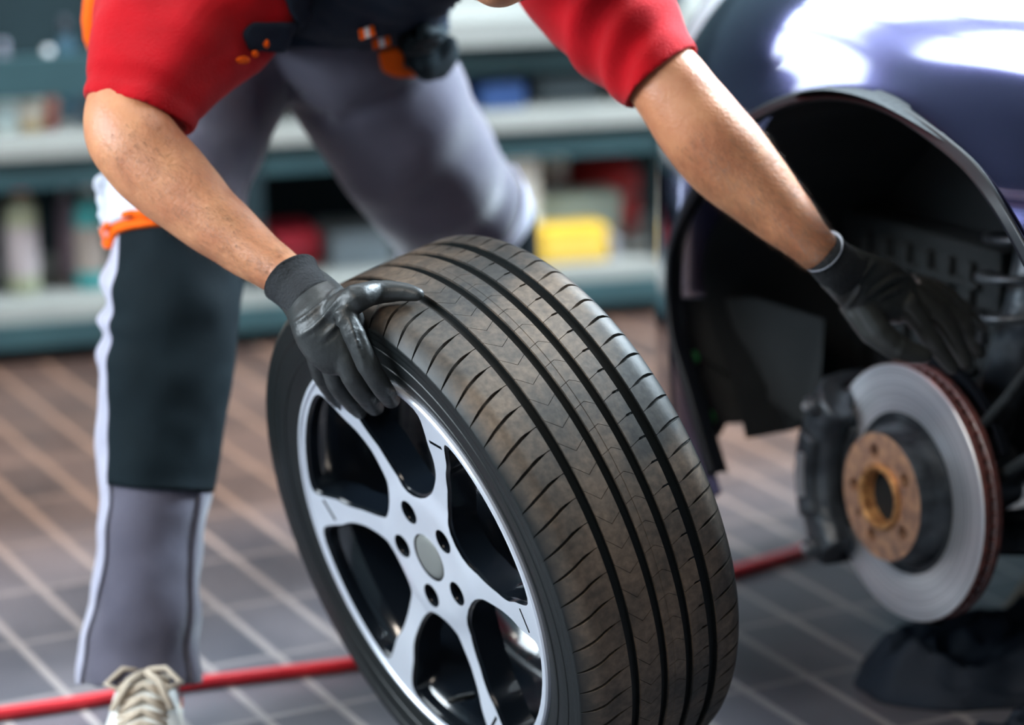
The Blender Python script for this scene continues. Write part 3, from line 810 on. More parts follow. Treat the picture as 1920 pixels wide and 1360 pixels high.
def inside(p, poly):
    x, y = p; c = False; n_ = len(poly)
    for i in range(n_):
        x1, y1 = poly[i]; x2, y2 = poly[i - 1]
        if (y1 > y) != (y2 > y) and x < (x2 - x1) * (y - y1) / (y2 - y1) + x1: c = not c
    return c
def face_off(r):   # height of the machined face above the wheel centre plane
    return interp(r, [(0, 0.0905), (0.05, 0.0915), (0.075, 0.0925), (0.10, 0.0880), (0.14, 0.0905), (0.19, 0.0985), (0.215, 0.1025), (0.240, 0.1062)])
def plate(name, lps, holes_, top, thick, m_top, m_side, grow=0.0):
    allp = []; edges_ = []
    for lp in lps + holes_:
        b = len(allp); allp += [Vector(p) for p in lp]; n_ = len(lp)
        edges_ += [(b + i, b + (i + 1) % n_) for i in range(n_)]
    for r in [0.04 + 0.0085 * i for i in range(23)]:
        cnt = max(12, int(2 * PI * r / 0.0085))
        for i in range(cnt):
            t = 2 * PI * i / cnt + r * 40
            p = (r * math.cos(t), r * math.sin(t))
            if any(inside(p, h) for h in holes_): continue
            allp.append(Vector(p))
    res = delaunay_2d_cdt(allp, edges_, [], 0, 1e-6)
    vs, fs = res[0], res[2]
    keep = []
    for f in fs:
        c = sum((vs[i] for i in f), Vector((0, 0))) / len(f)
        if not inside(c, lps[0]): continue
        if any(inside(c, h) for h in holes_): continue
        keep.append(tuple(f))
    n_ = len(vs); V = []
    for v in vs: V.append((v.x, -v.y, top(v.length)))
    for v in vs: V.append((v.x, -v.y, top(v.length) - thick))
    Fc = list(keep) + [tuple(i + n_ for i in reversed(f)) for f in keep]
    mi = [0] * len(keep) + [1] * len(keep)
    cnt = {}
    for f in keep:
        for i in range(len(f)):
            e_ = (f[i], f[(i + 1) % len(f)]); cnt[e_] = cnt.get(e_, 0) + 1
    for (a_, b_) in list(cnt):
        if (b_, a_) not in cnt: Fc.append((a_, b_, b_ + n_, a_ + n_)); mi.append(1)
    used = set(i for f in Fc for i in f); mp = {}; V2 = []
    for i in sorted(used): mp[i] = len(V2); V2.append(V[i])
    Fc = [tuple(mp[i] for i in f) for f in Fc]
    return from_data(name, V2, Fc, [m_top, m_side], wheel, world=False, smooth=True, angle=30, mi=mi)
plate('spoke_face', loops, wins + holes + cen + notches, face_off, 0.0035, 'silver', 'gloss')
def grow(poly, d_):   # shrink a window so that the black body shows around the bright face
    cx = sum(p[0] for p in poly) / len(poly); cy = sum(p[1] for p in poly) / len(poly)
    return [(cx + (p[0] - cx) * d_, cy + (p[1] - cy) * d_) for p in poly]
plate('spoke_body', loops, [grow(w_, 0.955) for w_ in wins] + [grow(h_, 0.93) for h_ in holes], lambda r: face_off(r) - 0.0036, 0.034, 'gloss', 'gloss')
g = Geo(); g.lathe([(0.076, 0.056), (0.078, 0.02), (0.070, -0.01), (0.0, -0.01)], 60); g.lathe([(0, 0.058), (0.076, 0.058)], 60)
g.obj('hub_back', 'gloss', wheel, world=False, angle=40)
g = Geo(); g.lathe([(0, 0.0925), (0.018, 0.0925), (0.0245, 0.0915), (0.0280, 0.0895), (0.0296, 0.086), (0.0296, 0.078)], 60)
cp = g.obj('centre_cap', 'cap', wheel, world=False, angle=40); cp['label'] = 'plain satin grey centre cap'
vx, vy = pw(0.205, R(275), 0)[:2]
g = Geo(); g.tube([(vx, vy, 0.070), (vx * 0.97, vy * 0.97, 0.088), (vx * 0.95, vy * 0.95, 0.104)], [0.0042, 0.004, 0.0042], 10); g.obj('valve', 'rubber', wheel, world=False)

# ================================================================== THE CAR
DC = Vector((0.4947, 3.4699, 0.290))             # centre of the brake disc face
CN = Vector((math.cos(R(208.5)), math.sin(R(208.5)), 0))   # outwards from the car side
CW = Vector((CN.y, -CN.x, 0))
if CW.y < 0: CW = -CW                            # forwards along the car
BN = Vector((math.cos(R(212.5)), math.sin(R(212.5)), 0))   # the road wheel hub is steered a few degrees against the body
BW = Vector((BN.y, -BN.x, 0))
if BW.y < 0: BW = -BW
def cp_(s, o, z): return DC + BW * s + BN * o + EZ * (z - DC.z)
car = empty('car', cp_(-0.5, -0.6, 0), 'dark blue violet car jacked up with its front wheel taken off', 'car')
AS, AV, AR = -0.045, 0.450, 0.365                # arch centre (s, v) and radius
def surf(sp, v, lift=0.0):
    """body skin: sp runs forwards and round the bumper corner, v runs up the flank and over the bonnet"""
    RB = 0.52; RT = 0.30
    if sp > 0.18:
        b = (sp - 0.18) / RB
        if b < PI / 2: s = 0.18 + RB * math.sin(b); ds = RB * (1 - math.cos(b))
        else: s = 0.18 + RB; ds = RB + (sp - 0.18 - RB * PI / 2)
    else: s = sp; ds = 0
    VT = 0.64
    if v > VT:
        a = (v - VT) / RT
        if a < R(76): z = VT + RT * math.sin(a); dv = RT * (1 - math.cos(a))
        else:
            e_ = (v - VT) - RT * R(76); z = VT + RT * math.sin(R(76)) + e_ * 0.12; dv = RT * (1 - math.cos(R(76))) + e_ * 0.99
    else: z = v; dv = 0.10 * max(0, 0.42 - v) ** 2
    o = 0.14 - ds - dv
    # shoulder crease and a shallow hollow behind the lamp
    o += 0.010 * math.exp(-((v - 0.74) / 0.05) ** 2) * (1 if sp < 0.1 else math.exp(-((sp - 0.1) / 0.15) ** 2))
    d = math.hypot(sp - AS, v - AV)
    o += 0.008 * math.exp(-((d - AR) / 0.05) ** 2)
    z -= 0.10 * max(0, sp - 0.25) ** 1.5 * (1 if v > 0.6 else 0) * min(1, max(0, (v - 0.6) / 0.2))
    o += lift
    return cp_(s, o, z + lift * 0.8)
def uv_at(x, y):
    sp, v = 0.0, 0.7
    def pr(sp, v):
        p = surf(sp, v) - CO; z = p.dot(CF); return Vector((960 + FPX * p.dot(CR) / z, 680 - FPX * p.dot(CU) / z))
    for _ in range(40):
        f = pr(sp, v); e = Vector((x, y)) - f
        if e.length < 0.05: break
        h = 1e-4; a = (pr(sp + h, v) - f) / h; b = (pr(sp, v + h) - f) / h
        det = a.x * b.y - a.y * b.x
        if abs(det) < 1: break
        ds = (e.x * b.y - e.y * b.x) / det; dv = (a.x * e.y - a.y * e.x) / det
        m = max(abs(ds), abs(dv)) / 0.05
        if m > 1: ds /= m; dv /= m
        sp += ds; v += dv
    return sp, v
ARCH = []
for x_, y_ in [(1322, 822), (1300, 740), (1269, 635), (1254, 560), (1256, 500), (1290, 410), (1324, 352), (1420, 225), (1495, 193), (1560, 183), (1640, 200), (1750, 270), (1850, 350), (1920, 470)]:
    sp_, v_ = uv_at(x_, y_)
    ARCH.append((math.degrees(math.atan2(v_ - AV, sp_ - AS)) % 360, math.hypot(sp_ - AS, v_ - AV)))
ARCH = [((a if a < 300 else a - 360), r) for a, r in ARCH]; ARCH.sort()
_last = ARCH[-1]
ARCH = [(-60, ARCH[0][1])] + ARCH + [(_last[0] + 30, _last[1] + 0.018), (_last[0] + 60, _last[1] + 0.045), (240, _last[1] + 0.075)]
def arad(deg):
    return sum(interp(deg + k_, ARCH) for k_ in (-9, -6, -3, 0, 3, 6, 9)) / 7
def skin_patch(name, S0, S1, Z0, Z1, phi0, phi1, nphi, nr, m, r_in=AR, lift=0.0, parent=car, rmax=None):
    V = []; Fc = []
    for i in range(nphi + 1):
        ph = R(phi0 + (phi1 - phi0) * i / nphi); c, s_ = math.cos(ph), math.sin(ph)
        if rmax: rm = rmax
        else:
            rm = 99
            if c > 1e-6: rm = min(rm, (S1 - AS) / c)
            if c < -1e-6: rm = min(rm, (S0 - AS) / c)
            if s_ > 1e-6: rm = min(rm, (Z1 - AV) / s_)
            if s_ < -1e-6: rm = min(rm, (Z0 - AV) / s_)
            rm = max(rm, arad(math.degrees(ph)) + 0.004)
        ra = arad(math.degrees(ph)) + (r_in - AR)
        if rmax: rm = ra + rmax
        for j in range(nr + 1):
            t = j / nr; r = ra + (rm - ra) * (t ** 1.6 if not rmax else t)
            V.append(surf(AS + r * c, AV + r * s_, lift))
    for i in range(nphi):
        for j in range(nr): Fc.append((i * (nr + 1) + j, (i + 1) * (nr + 1) + j, (i + 1) * (nr + 1) + j + 1, i * (nr + 1) + j + 1))
    o = from_data(name, V, Fc, m, parent)
    sm = o.modifiers.new('thick', 'SOLIDIFY'); sm.thickness = 0.004; sm.offset = 0
    return o
# wing and bonnet in one pressing behind the bumper joint, bumper ahead of it
skin_patch('wing', -1.7, 1.15, 0.20, 1.75, -38, 215, 260, 60, 'paint')
fl = skin_patch('arch_trim', 0, 0, 0, 0, -34, 210, 200, 4, 'trim', r_in=AR - 0.006, lift=0.0055, rmax=0.016)
# flange turned into the wheel well
g = Geo(); V = []; Fc = []; n_ = 160
for i in range(n_ + 1):
    ph = R(-34 + 244 * i / n_)
    ra = arad(math.degrees(ph)) - 0.006
    p = surf(AS + ra * math.cos(ph), AV + ra * math.sin(ph), 0.005)
    V += [p, p - BN * 0.012, p - BN * 0.03 + (p - cp_(AS, 0.14, AV)).normalized() * 0.012]
for i in range(n_):
    for j in range(2): Fc.append((i * 3 + j, i * 3 + 3 + j, i * 3 + 4 + j, i * 3 + 1 + j))
g.add(V, Fc); g.obj('arch_flange', 'trim', car)
# headlight at the front corner
V = []; Fc = []
for i in range(13):
    for j in range(9):
        sp = 0.50 + 0.26 * i / 12; v = 0.78 + 0.15 * j / 8
        ed = min(i, 12 - i, j * 1.4, (8 - j) * 1.4) / 3.0
        V.append(surf(sp, v, 0.016 * min(1, ed) + 0.001))
for i in range(12):
    for j in range(8): Fc.append((i * 9 + j, (i + 1) * 9 + j, (i + 1) * 9 + j + 1, i * 9 + j + 1))
from_data('headlight', V, Fc, 'lamp', car)
# wheel well liner: arched shell plus inner wall and rear wall
g = Geo(); V = []; Fc = []; n_ = 80
for i in range(n_ + 1):
    ph = R(-26 + 232 * i / n_)
    ra = arad(math.degrees(ph))
    for j, (o_, rr) in enumerate(((0.125, ra + 0.004), (0.05, ra + 0.012), (-0.06, ra + 0.012), (-0.22, ra))):
        rib_ = 0.006 * (1 if int(i / 4) % 2 else 0) if j in (1, 2) else 0
        V.append(cp_(AS + (rr - rib_) * math.cos(ph), o_ if math.cos(ph) < 0.3 else o_ - 0.9 * max(0, math.cos(ph) - 0.3) * 0.10, AV + (rr - rib_) * math.sin(ph)))
for i in range(n_):
    for j in range(3): Fc.append((i * 4 + j, i * 4 + 4 + j, i * 4 + 5 + j, i * 4 + 1 + j))
g.add(V, Fc)
ln_ = g.obj('wheel_liner', 'liner', car, angle=30)
g = Geo()
g.box(cp_(AS, -0.235, 0.60), BW * 0.44, BN * 0.012, EZ * 0.33)
iw = g.obj('inner_wall', 'liner', car, smooth=False)
g = Geo()
zb = 0.262
g.box(cp_(0.17, -0.19, 0.42), BW * 0.16, BN * 0.035, EZ * 0.16)
for k_ in range(6): g.box(cp_(0.06 + 0.042 * k_, -0.150, 0.43), BW * 0.008, BN * 0.008, EZ * 0.13)
for k_ in range(5): g.box(cp_(0.17, -0.148, 0.31 + 0.055 * k_), BW * 0.13, BN * 0.006, EZ * 0.005)
bevel(g.obj('cooler_duct', 'liner', car, smooth=False), 0.004)
# lower front flap of the liner with green clips
def pj(x, y, off): 
    q = on_plane(x, y, DC + BN * off, BN); return q
flap = [pj(1262, 560, 0.075), pj(1275, 640, 0.075), pj(1306, 760, 0.075), pj(1322, 818, 0.075), pj(1350, 818, 0.075), pj(1362, 795, 0.06), pj(1450, 792, 0.0), pj(1462, 800, 0.0), pj(1490, 800, 0.0), pj(1500, 790, -0.01), pj(1535, 790, -0.02), pj(1545, 600, -0.05), pj(1420, 560, 0.0)]
g = Geo(); nb_ = len(flap)
g.add(flap + [p - BW * 0.006 + BN * -0.004 + BW * 0.014 for p in flap], [tuple(range(nb_)), tuple(range(nb_, 2 * nb_))[::-1]] + [(i, (i + 1) % nb_, nb_ + (i + 1) % nb_, nb_ + i) for i in range(nb_)])
g.obj('liner_flap', 'liner', car, smooth=False)
for x, y in ((1303, 670), (1334, 783)):
    p = pj(x, y, 0.082)
    mt = Matrix.Translation(p) @ BN.to_track_quat('Z', 'Y').to_matrix().to_4x4()
    g = Geo(); g.lathe([(0, 0.008), (0.005, 0.008), (0.0085, 0.005), (0.009, 0.0), (0, 0)], 20, mt)
    g.obj('clip', 'green', car)['label'] = 'green plastic clip'
# sill and floor pan, far side, so that the car is a body and not a skin
g = Geo()
g.box(cp_(-1.25, -0.12, 0.36), BW * 0.72, BN * 0.20, EZ * 0.12)
g.box(cp_(-0.45, -0.80, 0.45), BW * 1.1, BN * 0.5, EZ * 0.10)
bevel(g.obj('underbody', 'liner', car, smooth=False), 0.01)
# suspension behind the disc
g = Geo()
g.tube([cp_(0.0, -0.06, 0.28), cp_(0.0, -0.10, 0.29), cp_(-0.02, -0.16, 0.30)], [0.07, 0.06, 0.045], 18)
g.tube([cp_(-0.02, -0.10, 0.22), cp_(-0.10, -0.30, 0.24), cp_(-0.16, -0.50, 0.30)], [0.030, 0.022, 0.026], 14)
g.tube([cp_(-0.02, -0.10, 0.22), cp_(-0.30, -0.34, 0.25), cp_(-0.42, -0.50, 0.30)], [0.026, 0.022, 0.026], 14)
g.obj('suspension_arm', 'iron', car)
g = Geo()
g.tube([cp_(-0.02, -0.12, 0.36), cp_(-0.04, -0.16, 0.52), cp_(-0.05, -0.19, 0.76)], [0.032, 0.030, 0.026], 18)
sp_pts = []
for i in range(150):
    t = i / 149; a = t * 2 * PI * 5
    c = cp_(-0.035 - 0.015 * t, -0.145 - 0.04 * t, 0.50 + 0.25 * t)
    sp_pts.append(c + BW * math.cos(a) * 0.058 + BN * math.sin(a) * 0.058)
g.tube(sp_pts, 0.0065, 8)
g.obj('strut', 'iron', car)
g = Geo()
g.tube([cp_(-0.09, -0.03, 0.38), cp_(-0.16, -0.02, 0.45), cp_(-0.20, -0.08, 0.56), cp_(-0.22, -0.18, 0.66)], 0.007, 10)
g.tube([cp_(-0.12, -0.04, 0.33), cp_(-0.22, -0.03, 0.40), cp_(-0.30, -0.10, 0.48), cp_(-0.34, -0.20, 0.52)], 0.009, 10)
g.obj('brake_hose', 'liner', car)
g = Geo(); g.box(pj(1820, 612, -0.03), (pj(1850, 636, -0.03) - pj(1795, 590, -0.03)) * 0.5, EZ * 0.008, BN * 0.006)
g.obj('bracket', 'iron', car, smooth=False)

# brake disc, all in the disc frame
DM = Matrix.Identity(4)
dz = CN; dx = CW; dy = dz.cross(dx)
for i in range(3):
    DM[i][0] = dx[i]; DM[i][1] = dy[i]; DM[i][2] = dz[i]; DM[i][3] = DC[i]
brake = bpy.data.objects.new('brake_disc', None)
g = Geo()
RD = 0.165
g.lathe([(0.100, -0.002), (0.104, 0.0), (RD - 0.0012, 0.0), (RD, -0.0012), (RD, -0.009), (0.13, -0.009)], 144)
g.lathe([(0.10, -0.020), (RD - 0.0012, -0.020), (RD, -0.0212), (RD, -0.0285), (RD - 0.001, -0.0295), (0.10, -0.0295)], 144)
bd = g.obj('brake_disc', 'disc', car, world=False, angle=30)
bd.matrix_parent_inverse = car.matrix_basis.inverted(); bd.matrix_basis = DM
bd['label'] = 'bright worn brake disc with rusty edge'
def dpart(name, g, m, angle=30, label=None):
    o = g.obj(name, m, bd, world=False, angle=angle)
    if label: o['label'] = label
    return o
g = Geo(); g.lathe([(RD + 0.0004, -0.0085), (RD - 0.004, -0.0095)], 144); g.lathe([(RD - 0.007, -0.0085), (RD - 0.007, -0.0205)], 144); g.lathe([(RD - 0.004, -0.0195), (RD + 0.0004, -0.0205)], 144)
g.lathe([(RD + 0.0005, -0.0014), (RD + 0.0008, -0.002), (RD + 0.0008, -0.0086), (RD - 0.004, -0.009)], 144)
g.lathe([(RD - 0.004, -0.020), (RD + 0.0008, -0.0204), (RD + 0.0008, -0.028), (RD + 0.0003, -0.029)], 144)
for k_ in range(60):
    a = 2 * PI * k_ / 60; c, s_ = math.cos(a), math.sin(a)
    g.box((c * (RD - 0.012), s_ * (RD - 0.012), -0.0145), (c * 0.0105, s_ * 0.0105, 0), (-s_ * 0.0016, c * 0.0016, 0), (0, 0, 0.006))
dpart('rusty_edge', g, 'rustedge', label='dark red rusted vent edge')
g = Geo(); g.lathe([(0.1045, 0.0006), (0.101, 0.0006), (0.0985, -0.004), (0.094, -0.004), (0.0915, 0.002), (0.0885, 0.010), (0.0862, 0.014), (0.0845, 0.028), (0.0815, 0.0335)], 120)
dpart('disc_bell', g, 'iron')
# hub face with five bolt holes
lps = [[(0.0818 * math.cos(2 * PI * i / 96), 0.0818 * math.sin(2 * PI * i / 96)) for i in range(96)]]
hl = [[(0.040 * math.cos(2 * PI * i / 60), 0.040 * math.sin(2 * PI * i / 60)) for i in range(60)]]
for k_ in range(6):
    a = R(0 + 72 * k_) if k_ < 5 else R(36); rr = 0.0095 if k_ < 5 else 0.0050
    # image left is the +x (forward) side of the disc frame
    c = (0.0585 * math.cos(a), 0.0585 * math.sin(a))
    hl.append([(c[0] + rr * math.cos(2 * PI * i / 20), c[1] + rr * math.sin(2 * PI * i / 20)) for i in range(20)])
allp = []; ed = []
for lp in lps + hl:
    b = len(allp); allp += [Vector(p) for p in lp]; ed += [(b + i, b + (i + 1) % len(lp)) for i in range(len(lp))]
res = delaunay_2d_cdt(allp, ed, [], 0, 1e-6)
keep = [tuple(f) for f in res[2] if inside(sum((res[0][i] for i in f), Vector((0, 0))) / len(f), lps[0]) and not any(inside(sum((res[0][i] for i in f), Vector((0, 0))) / len(f), h) for h in hl)]
V = [(v.x, v.y, 0.0340) for v in res[0]] + [(v.x, v.y, 0.022) for v in res[0]]; n_ = len(res[0])
cnt = {}
for f in keep:
    for i in range(len(f)): cnt[(f[i], f[(i + 1) % len(f)])] = 1
Fc = keep + [(a_, b_, b_ + n_, a_ + n_) for (a_, b_) in cnt if (b_, a_) not in cnt]
g = Geo(); g.add(V, Fc); dpart('hub_face', g, 'rust', label='orange brown rusty hub face with five bolt holes')
g = Geo(); g.lathe([(0.0425, 0.034), (0.0425, 0.0385), (0.0405, 0.041), (0.0368, 0.041), (0.0348, 0.039), (0.0340, 0.020), (0.030, 0.012), (0.012, 0.010), (0.011, 0.018), (0.0, 0.019)], 72)
dpart('hub_collar', g, 'gold', label='raised golden rusty hub collar')
g = Geo(); g.lathe([(0.0, 0.021), (0.080, 0.021)], 48); dpart('hub_back_plate', g, 'liner')
# dust shield
g = Geo(); g.lathe([(0.06, -0.050), (0.170, -0.050), (0.1765, -0.046), (0.1775, -0.034), (0.1745, -0.034), (0.172, -0.044), (0.168, -0.047), (0.06, -0.047)], 120, a0=R(-100), a1=R(150))
sh = g.obj('dust_shield', 'trim', car, world=False, angle=30); sh.matrix_parent_inverse = car.matrix_basis.inverted(); sh.matrix_basis = DM
# caliper: a curved casting gripping the front edge of the disc (its +x side)
cal = Geo()
def sector(G, a0, a1, prof, n=24, mi=0):
    G.lathe(prof, n, None, mi, close=True, a0=a0, a1=a1)
c0, c1 = R(-46), R(42)
sector(cal, c0, c1, [(0.120, 0.012), (0.118, 0.034), (0.128, 0.048), (0.150, 0.052), (0.172, 0.044), (0.186, 0.028), (0.190, 0.0), (0.190, -0.036), (0.180, -0.052), (0.120, -0.052), (0.120, -0.040), (0.172, -0.040), (0.172, 0.010)])
co = cal.obj('brake_caliper', 'iron', car, world=False, angle=50); co.matrix_parent_inverse = car.matrix_basis.inverted(); co.matrix_basis = DM
co['label'] = 'dark cast brake caliper gripping the disc'
bevel(co, 0.005, 3, 40)
def cpart(name, g, m):
    return g.obj(name, m, co, world=False, angle=40)
def pol(r, adeg, z): return Vector((r * math.cos(R(adeg)), -r * math.sin(R(adeg)), z))
g = Geo(); sector(g, R(-24), R(20), [(0.126, 0.049), (0.132, 0.058), (0.150, 0.062), (0.160, 0.057), (0.164, 0.050)], 16); bevel(cpart('caliper_bridge', g, 'iron'), 0.003)
g = Geo(); sector(g, R(-14), R(10), [(0.134, 0.060), (0.136, 0.0655), (0.143, 0.0655), (0.145, 0.060)], 10); cpart('pad_spring', g, 'padmetal')
for ad in (-40, 36):
    g = Geo(); p = pol(0.155, ad, 0.040); g.lathe([(0, 0.024), (0.010, 0.024), (0.013, 0.020), (0.015, 0.0), (0.015, -0.05)], 20, Matrix.Translation(p)); cpart('guide_boss', g, 'iron')
    g = Geo(); g.lathe([(0, 0.029), (0.005, 0.029), (0.006, 0.027), (0.006, 0.020)], 6, Matrix.Translation(p)); cpart('guide_bolt', g, 'padmetal')
for ad in (-17, 14):
    g = Geo(); p = pol(0.150, ad, -0.05); g.lathe([(0, -0.03), (0.026, -0.03), (0.028, -0.02), (0.028, 0.01)], 24, Matrix.Translation(p)); cpart('piston_housing', g, 'iron')
g = Geo(); sector(g, R(-34), R(30), [(0.112, 0.001), (0.112, 0.011), (0.160, 0.011), (0.160, 0.001)], 18); bevel(cpart('brake_pad', g, 'iron'), 0.002)

# ================================================================== THE MECHANIC
man = empty('person', at(600, 900, 3.9) * 1.0, 'mechanic in red shirt, grey work trousers and black gloves bending over the wheel', 'person')
man.location.z = 0

# hands: chains of (px, py, depth, radius px)
def H1(x, y, off): return (x, y, Dw(x, y, off))
HL = {
    'index': [(*H1(640, 580, .138), 20), (*H1(664, 628, .139), 21.5), (*H1(690, 684, .139), 21.5), (*H1(716, 726, .128), 20), (*H1(734, 750, .102), 17.5)],
    'middle': [(*H1(620, 600, .138), 20), (*H1(640, 650, .142), 21.5), (*H1(660, 706, .143), 21), (*H1(686, 744, .128), 19.5), (*H1(704, 764, .098), 17)],
    'ring': [(*H1(600, 600, .138), 19), (*H1(612, 655, .142), 21), (*H1(630, 718, .140), 18.5), (*H1(656, 752, .124), 17), (*H1(674, 772, .096), 15)],
    'little': [(*H1(588, 600, .138), 17), (*H1(588, 648, .140), 18.5), (*H1(600, 702, .136), 16), (*H1(620, 735, .118), 15), (*H1(636, 755, .094), 13.5)],
    'thumb': [(628, 585, 3.155, 31), (668, 560, Dcyl(668, 560, .352), 27), (704, 549, Dcyl(704, 549, .346), 23), (745, 547, Dcyl(745, 547, .343), 20), (782, 552, Dcyl(782, 552, .341), 14.5)],
}
PL = [(545, 524, 3.225, 44, .024), (570, 550, 3.205, 50, .022), (596, 585, 3.180, 60, .022), (618, 620, Dw(618, 620, .140), 66, .021), (634, 655, Dw(634, 655, .140), 58, .018)]
HRr = {
    'thumb': [(1600, 560, 3.410, 34), (1640, 618, 3.415, 30), (1684, 652, 3.425, 25), (1732, 667, 3.435, 17)],
    'index': [(1694, 560, 3.440, 23), (1722, 602, 3.455, 21), (1752, 645, 3.470, 19), (1786, 690, 3.490, 14)],
    'middle': [(1706, 548, 3.460, 22), (1752, 585, 3.475, 20), (1786, 630, 3.495, 19), (1812, 682, 3.515, 14)],
    'ring': [(1712, 538, 3.480, 21), (1764, 565, 3.500, 20), (1806, 606, 3.520, 18), (1836, 660, 3.540, 14)],
    'little': [(1706, 530, 3.500, 19), (1760, 545, 3.520, 18), (1806, 580, 3.540, 16), (1842, 622, 3.560, 13)],
}
PR = [(1540, 476, 3.350, 42, .024), (1574, 506, 3.370, 50, .022), (1612, 534, 3.400, 60, .021), (1656, 555, 3.430, 62, .020), (1694, 562, 3.460, 50, .017)]

def add_hand(G, chains, palm, k=1.0):
    loft(G, [(a, b, c, d * k, e_ * k) for a, b, c, d, e_ in palm], 28, 5)
    for nm, ch in chains.items():
        P = cr(ch, 5)
        pts = [at(p[0], p[1], p[2]) for p in P]; rr = [p[3] * p[2] / FPX * k * (1.06 if i in (5, 10) else 1.0) for i, p in enumerate(P)]
        t = (pts[-1] - pts[-2]).normalized()
        pts += [pts[-1] + t * rr[-1] * 0.6, pts[-1] + t * rr[-1] * 0.95]; rr += [rr[-1] * 0.8, rr[-1] * 0.35]
        G.tube(pts, rr, 18)

# --- body (skin)
B = Geo()
ARM_L = [(395, -90, 3.45, 100, .055), (330, 0, 3.42, 92, .052), (276, 100, 3.38, 70, .046), (246, 178, 3.34, 76, .046), (236, 232, 3.315, 80, .047), (262, 282, 3.30, 84, .048), (320, 340, 3.29, 80, .045), (385, 402, 3.275, 68, .039), (450, 455, 3.26, 57, .033), (510, 500, 3.24, 47, .027), (545, 524, 3.225, 43, .023)]
ARM_R = [(1050, -140, 3.45, 100, .056), (1110, -40, 3.42, 92, .052), (1170, 55, 3.39, 80, .047), (1230, 130, 3.365, 74, .044), (1272, 182, 3.35, 78, .045), (1318, 246, 3.345, 84, .046), (1375, 310, 3.35, 82, .044), (1432, 368, 3.352, 69, .039), (1484, 420, 3.350, 55, .032), (1522, 458, 3.350, 44, .026), (1545, 480, 3.355, 41, .024)]
loft(B, ARM_L, 36, 6); loft(B, ARM_R, 36, 6)
# elbow point and forearm muscle on the left arm
TORSO = [(590, 150, 3.95, 110, .06), (625, 60, 3.88, 115, .055), (670, -40, 3.76, 130, .07), (720, -130, 3.60, 180, .09), (750, -200, 3.48, 200, .09), (790, -240, 3.40, 120, .07)]
loft(B, TORSO, 40, 5)
loft(B, [(780, -215, 3.45, 90, .06), (840, -190, 3.33, 88, .058), (885, -150, 3.25, 84, .056)], 28, 4)
for x0, y0, D0, x1, y1, D1 in ((760, -190, 3.50, 420, -100, 3.44), (740, -190, 3.50, 1050, -140, 3.45)):
    loft(B, [(x0, y0, D0, 105, .07), ((x0 + x1) / 2, (y0 + y1) / 2 - 15, (D0 + D1) / 2, 105, .07), (x1, y1, D1, 98, .06)], 28, 5)
# head bent down, out of the top of the frame but for the chin
HC = at(940, -158, 3.19)
hf = (at(935, -50, 3.15) - at(940, -158, 3.19)).normalized()      # towards the chin
V = []; Fc = []
hx = CR; hn = hf.cross(hx).normalized()                          # hn: out of the face or the back of the head
if hn.dot(CF) > 0: hn = -hn
n1, n2 = 30, 36
for i in range(n1 + 1):
    ph = PI * i / n1
    for j in range(n2):
        th = 2 * PI * j / n2
        a_, b_, c_ = math.sin(ph) * math.cos(th), math.sin(ph) * math.sin(th), math.cos(ph)
        w = 0.076 * (1 - 0.30 * max(0, c_) ** 1.5); f_ = 0.095 * (1 - 0.18 * max(0, c_))
        p = HC + hx * a_ * w + hn * b_ * f_ + hf * c_ * 0.112
        V.append(p)
for i in range(n1):
    for j in range(n2): Fc.append((i * n2 + j, i * n2 + (j + 1) % n2, (i + 1) * n2 + (j + 1) % n2, (i + 1) * n2 + j))
B.add(V, Fc)
fo = hn
# nose, brow, lips, ears
B.tube([HC + fo * 0.090 - hf * 0.010, HC + fo * 0.104 + hf * 0.020, HC + fo * 0.112 + hf * 0.038], [0.009, 0.012, 0.015], 12)
B.tube([HC + fo * 0.084 - hx * 0.045 - hf * 0.020, HC + fo * 0.096 - hf * 0.022, HC + fo * 0.084 + hx * 0.045 - hf * 0.020], [0.008, 0.010, 0.008], 12)
B.tube([HC + fo * 0.084 - hx * 0.022 + hf * 0.062, HC + fo * 0.093 + hf * 0.060, HC + fo * 0.084 + hx * 0.022 + hf * 0.062], [0.005, 0.007, 0.005], 10)
B.tube([HC + fo * 0.082 - hx * 0.020 + hf * 0.072, HC + fo * 0.090 + hf * 0.073, HC + fo * 0.082 + hx * 0.020 + hf * 0.072], [0.005, 0.007, 0.005], 10)
for s_ in (-1, 1):
    c = HC + hx * s_ * 0.078 + hf * 0.012
    B.tube([c + hf * 0.03, c + hx * s_ * 0.01 + hf * 0.01 - fo * 0.01, c + hx * s_ * 0.012 - hf * 0.018 - fo * 0.012, c - hf * 0.03], [0.008, 0.009, 0.009, 0.007], 10)
# hidden lower body, hands and feet keep the figure whole
add_hand(B, HL, PL, 0.68); add_hand(B, HRr, PR, 0.68)
LEG_L = [(430, 150, 3.84, 105, .075), (360, 300, 3.75, 95, .068), (335, 470, 3.64, 80, .058), (330, 640, 3.60, 72, .052), (305, 820, 3.60, 68, .050), (290, 1050, 3.60, 52, .040), (278, 1230, 3.60, 36, .032), (276, 1310, 3.60, 36, .034)]
LEG_R = [(700, 130, 3.86, 115, .078), (760, 240, 3.92, 108, .072), (830, 350, 4.02, 92, .062), (890, 430, 4.14, 80, .058), (905, 560, 4.24, 66, .050), (905, 760, 4.34, 56, .044), (900, 940, 4.36, 34, .032), (900, 1000, 4.36, 34, .034)]
loft(B, LEG_L, 28, 5); loft(B, LEG_R, 28, 5)
body = B.obj('body', 'skin', man)
remesh(body, 0.0055, 4, 0.5)
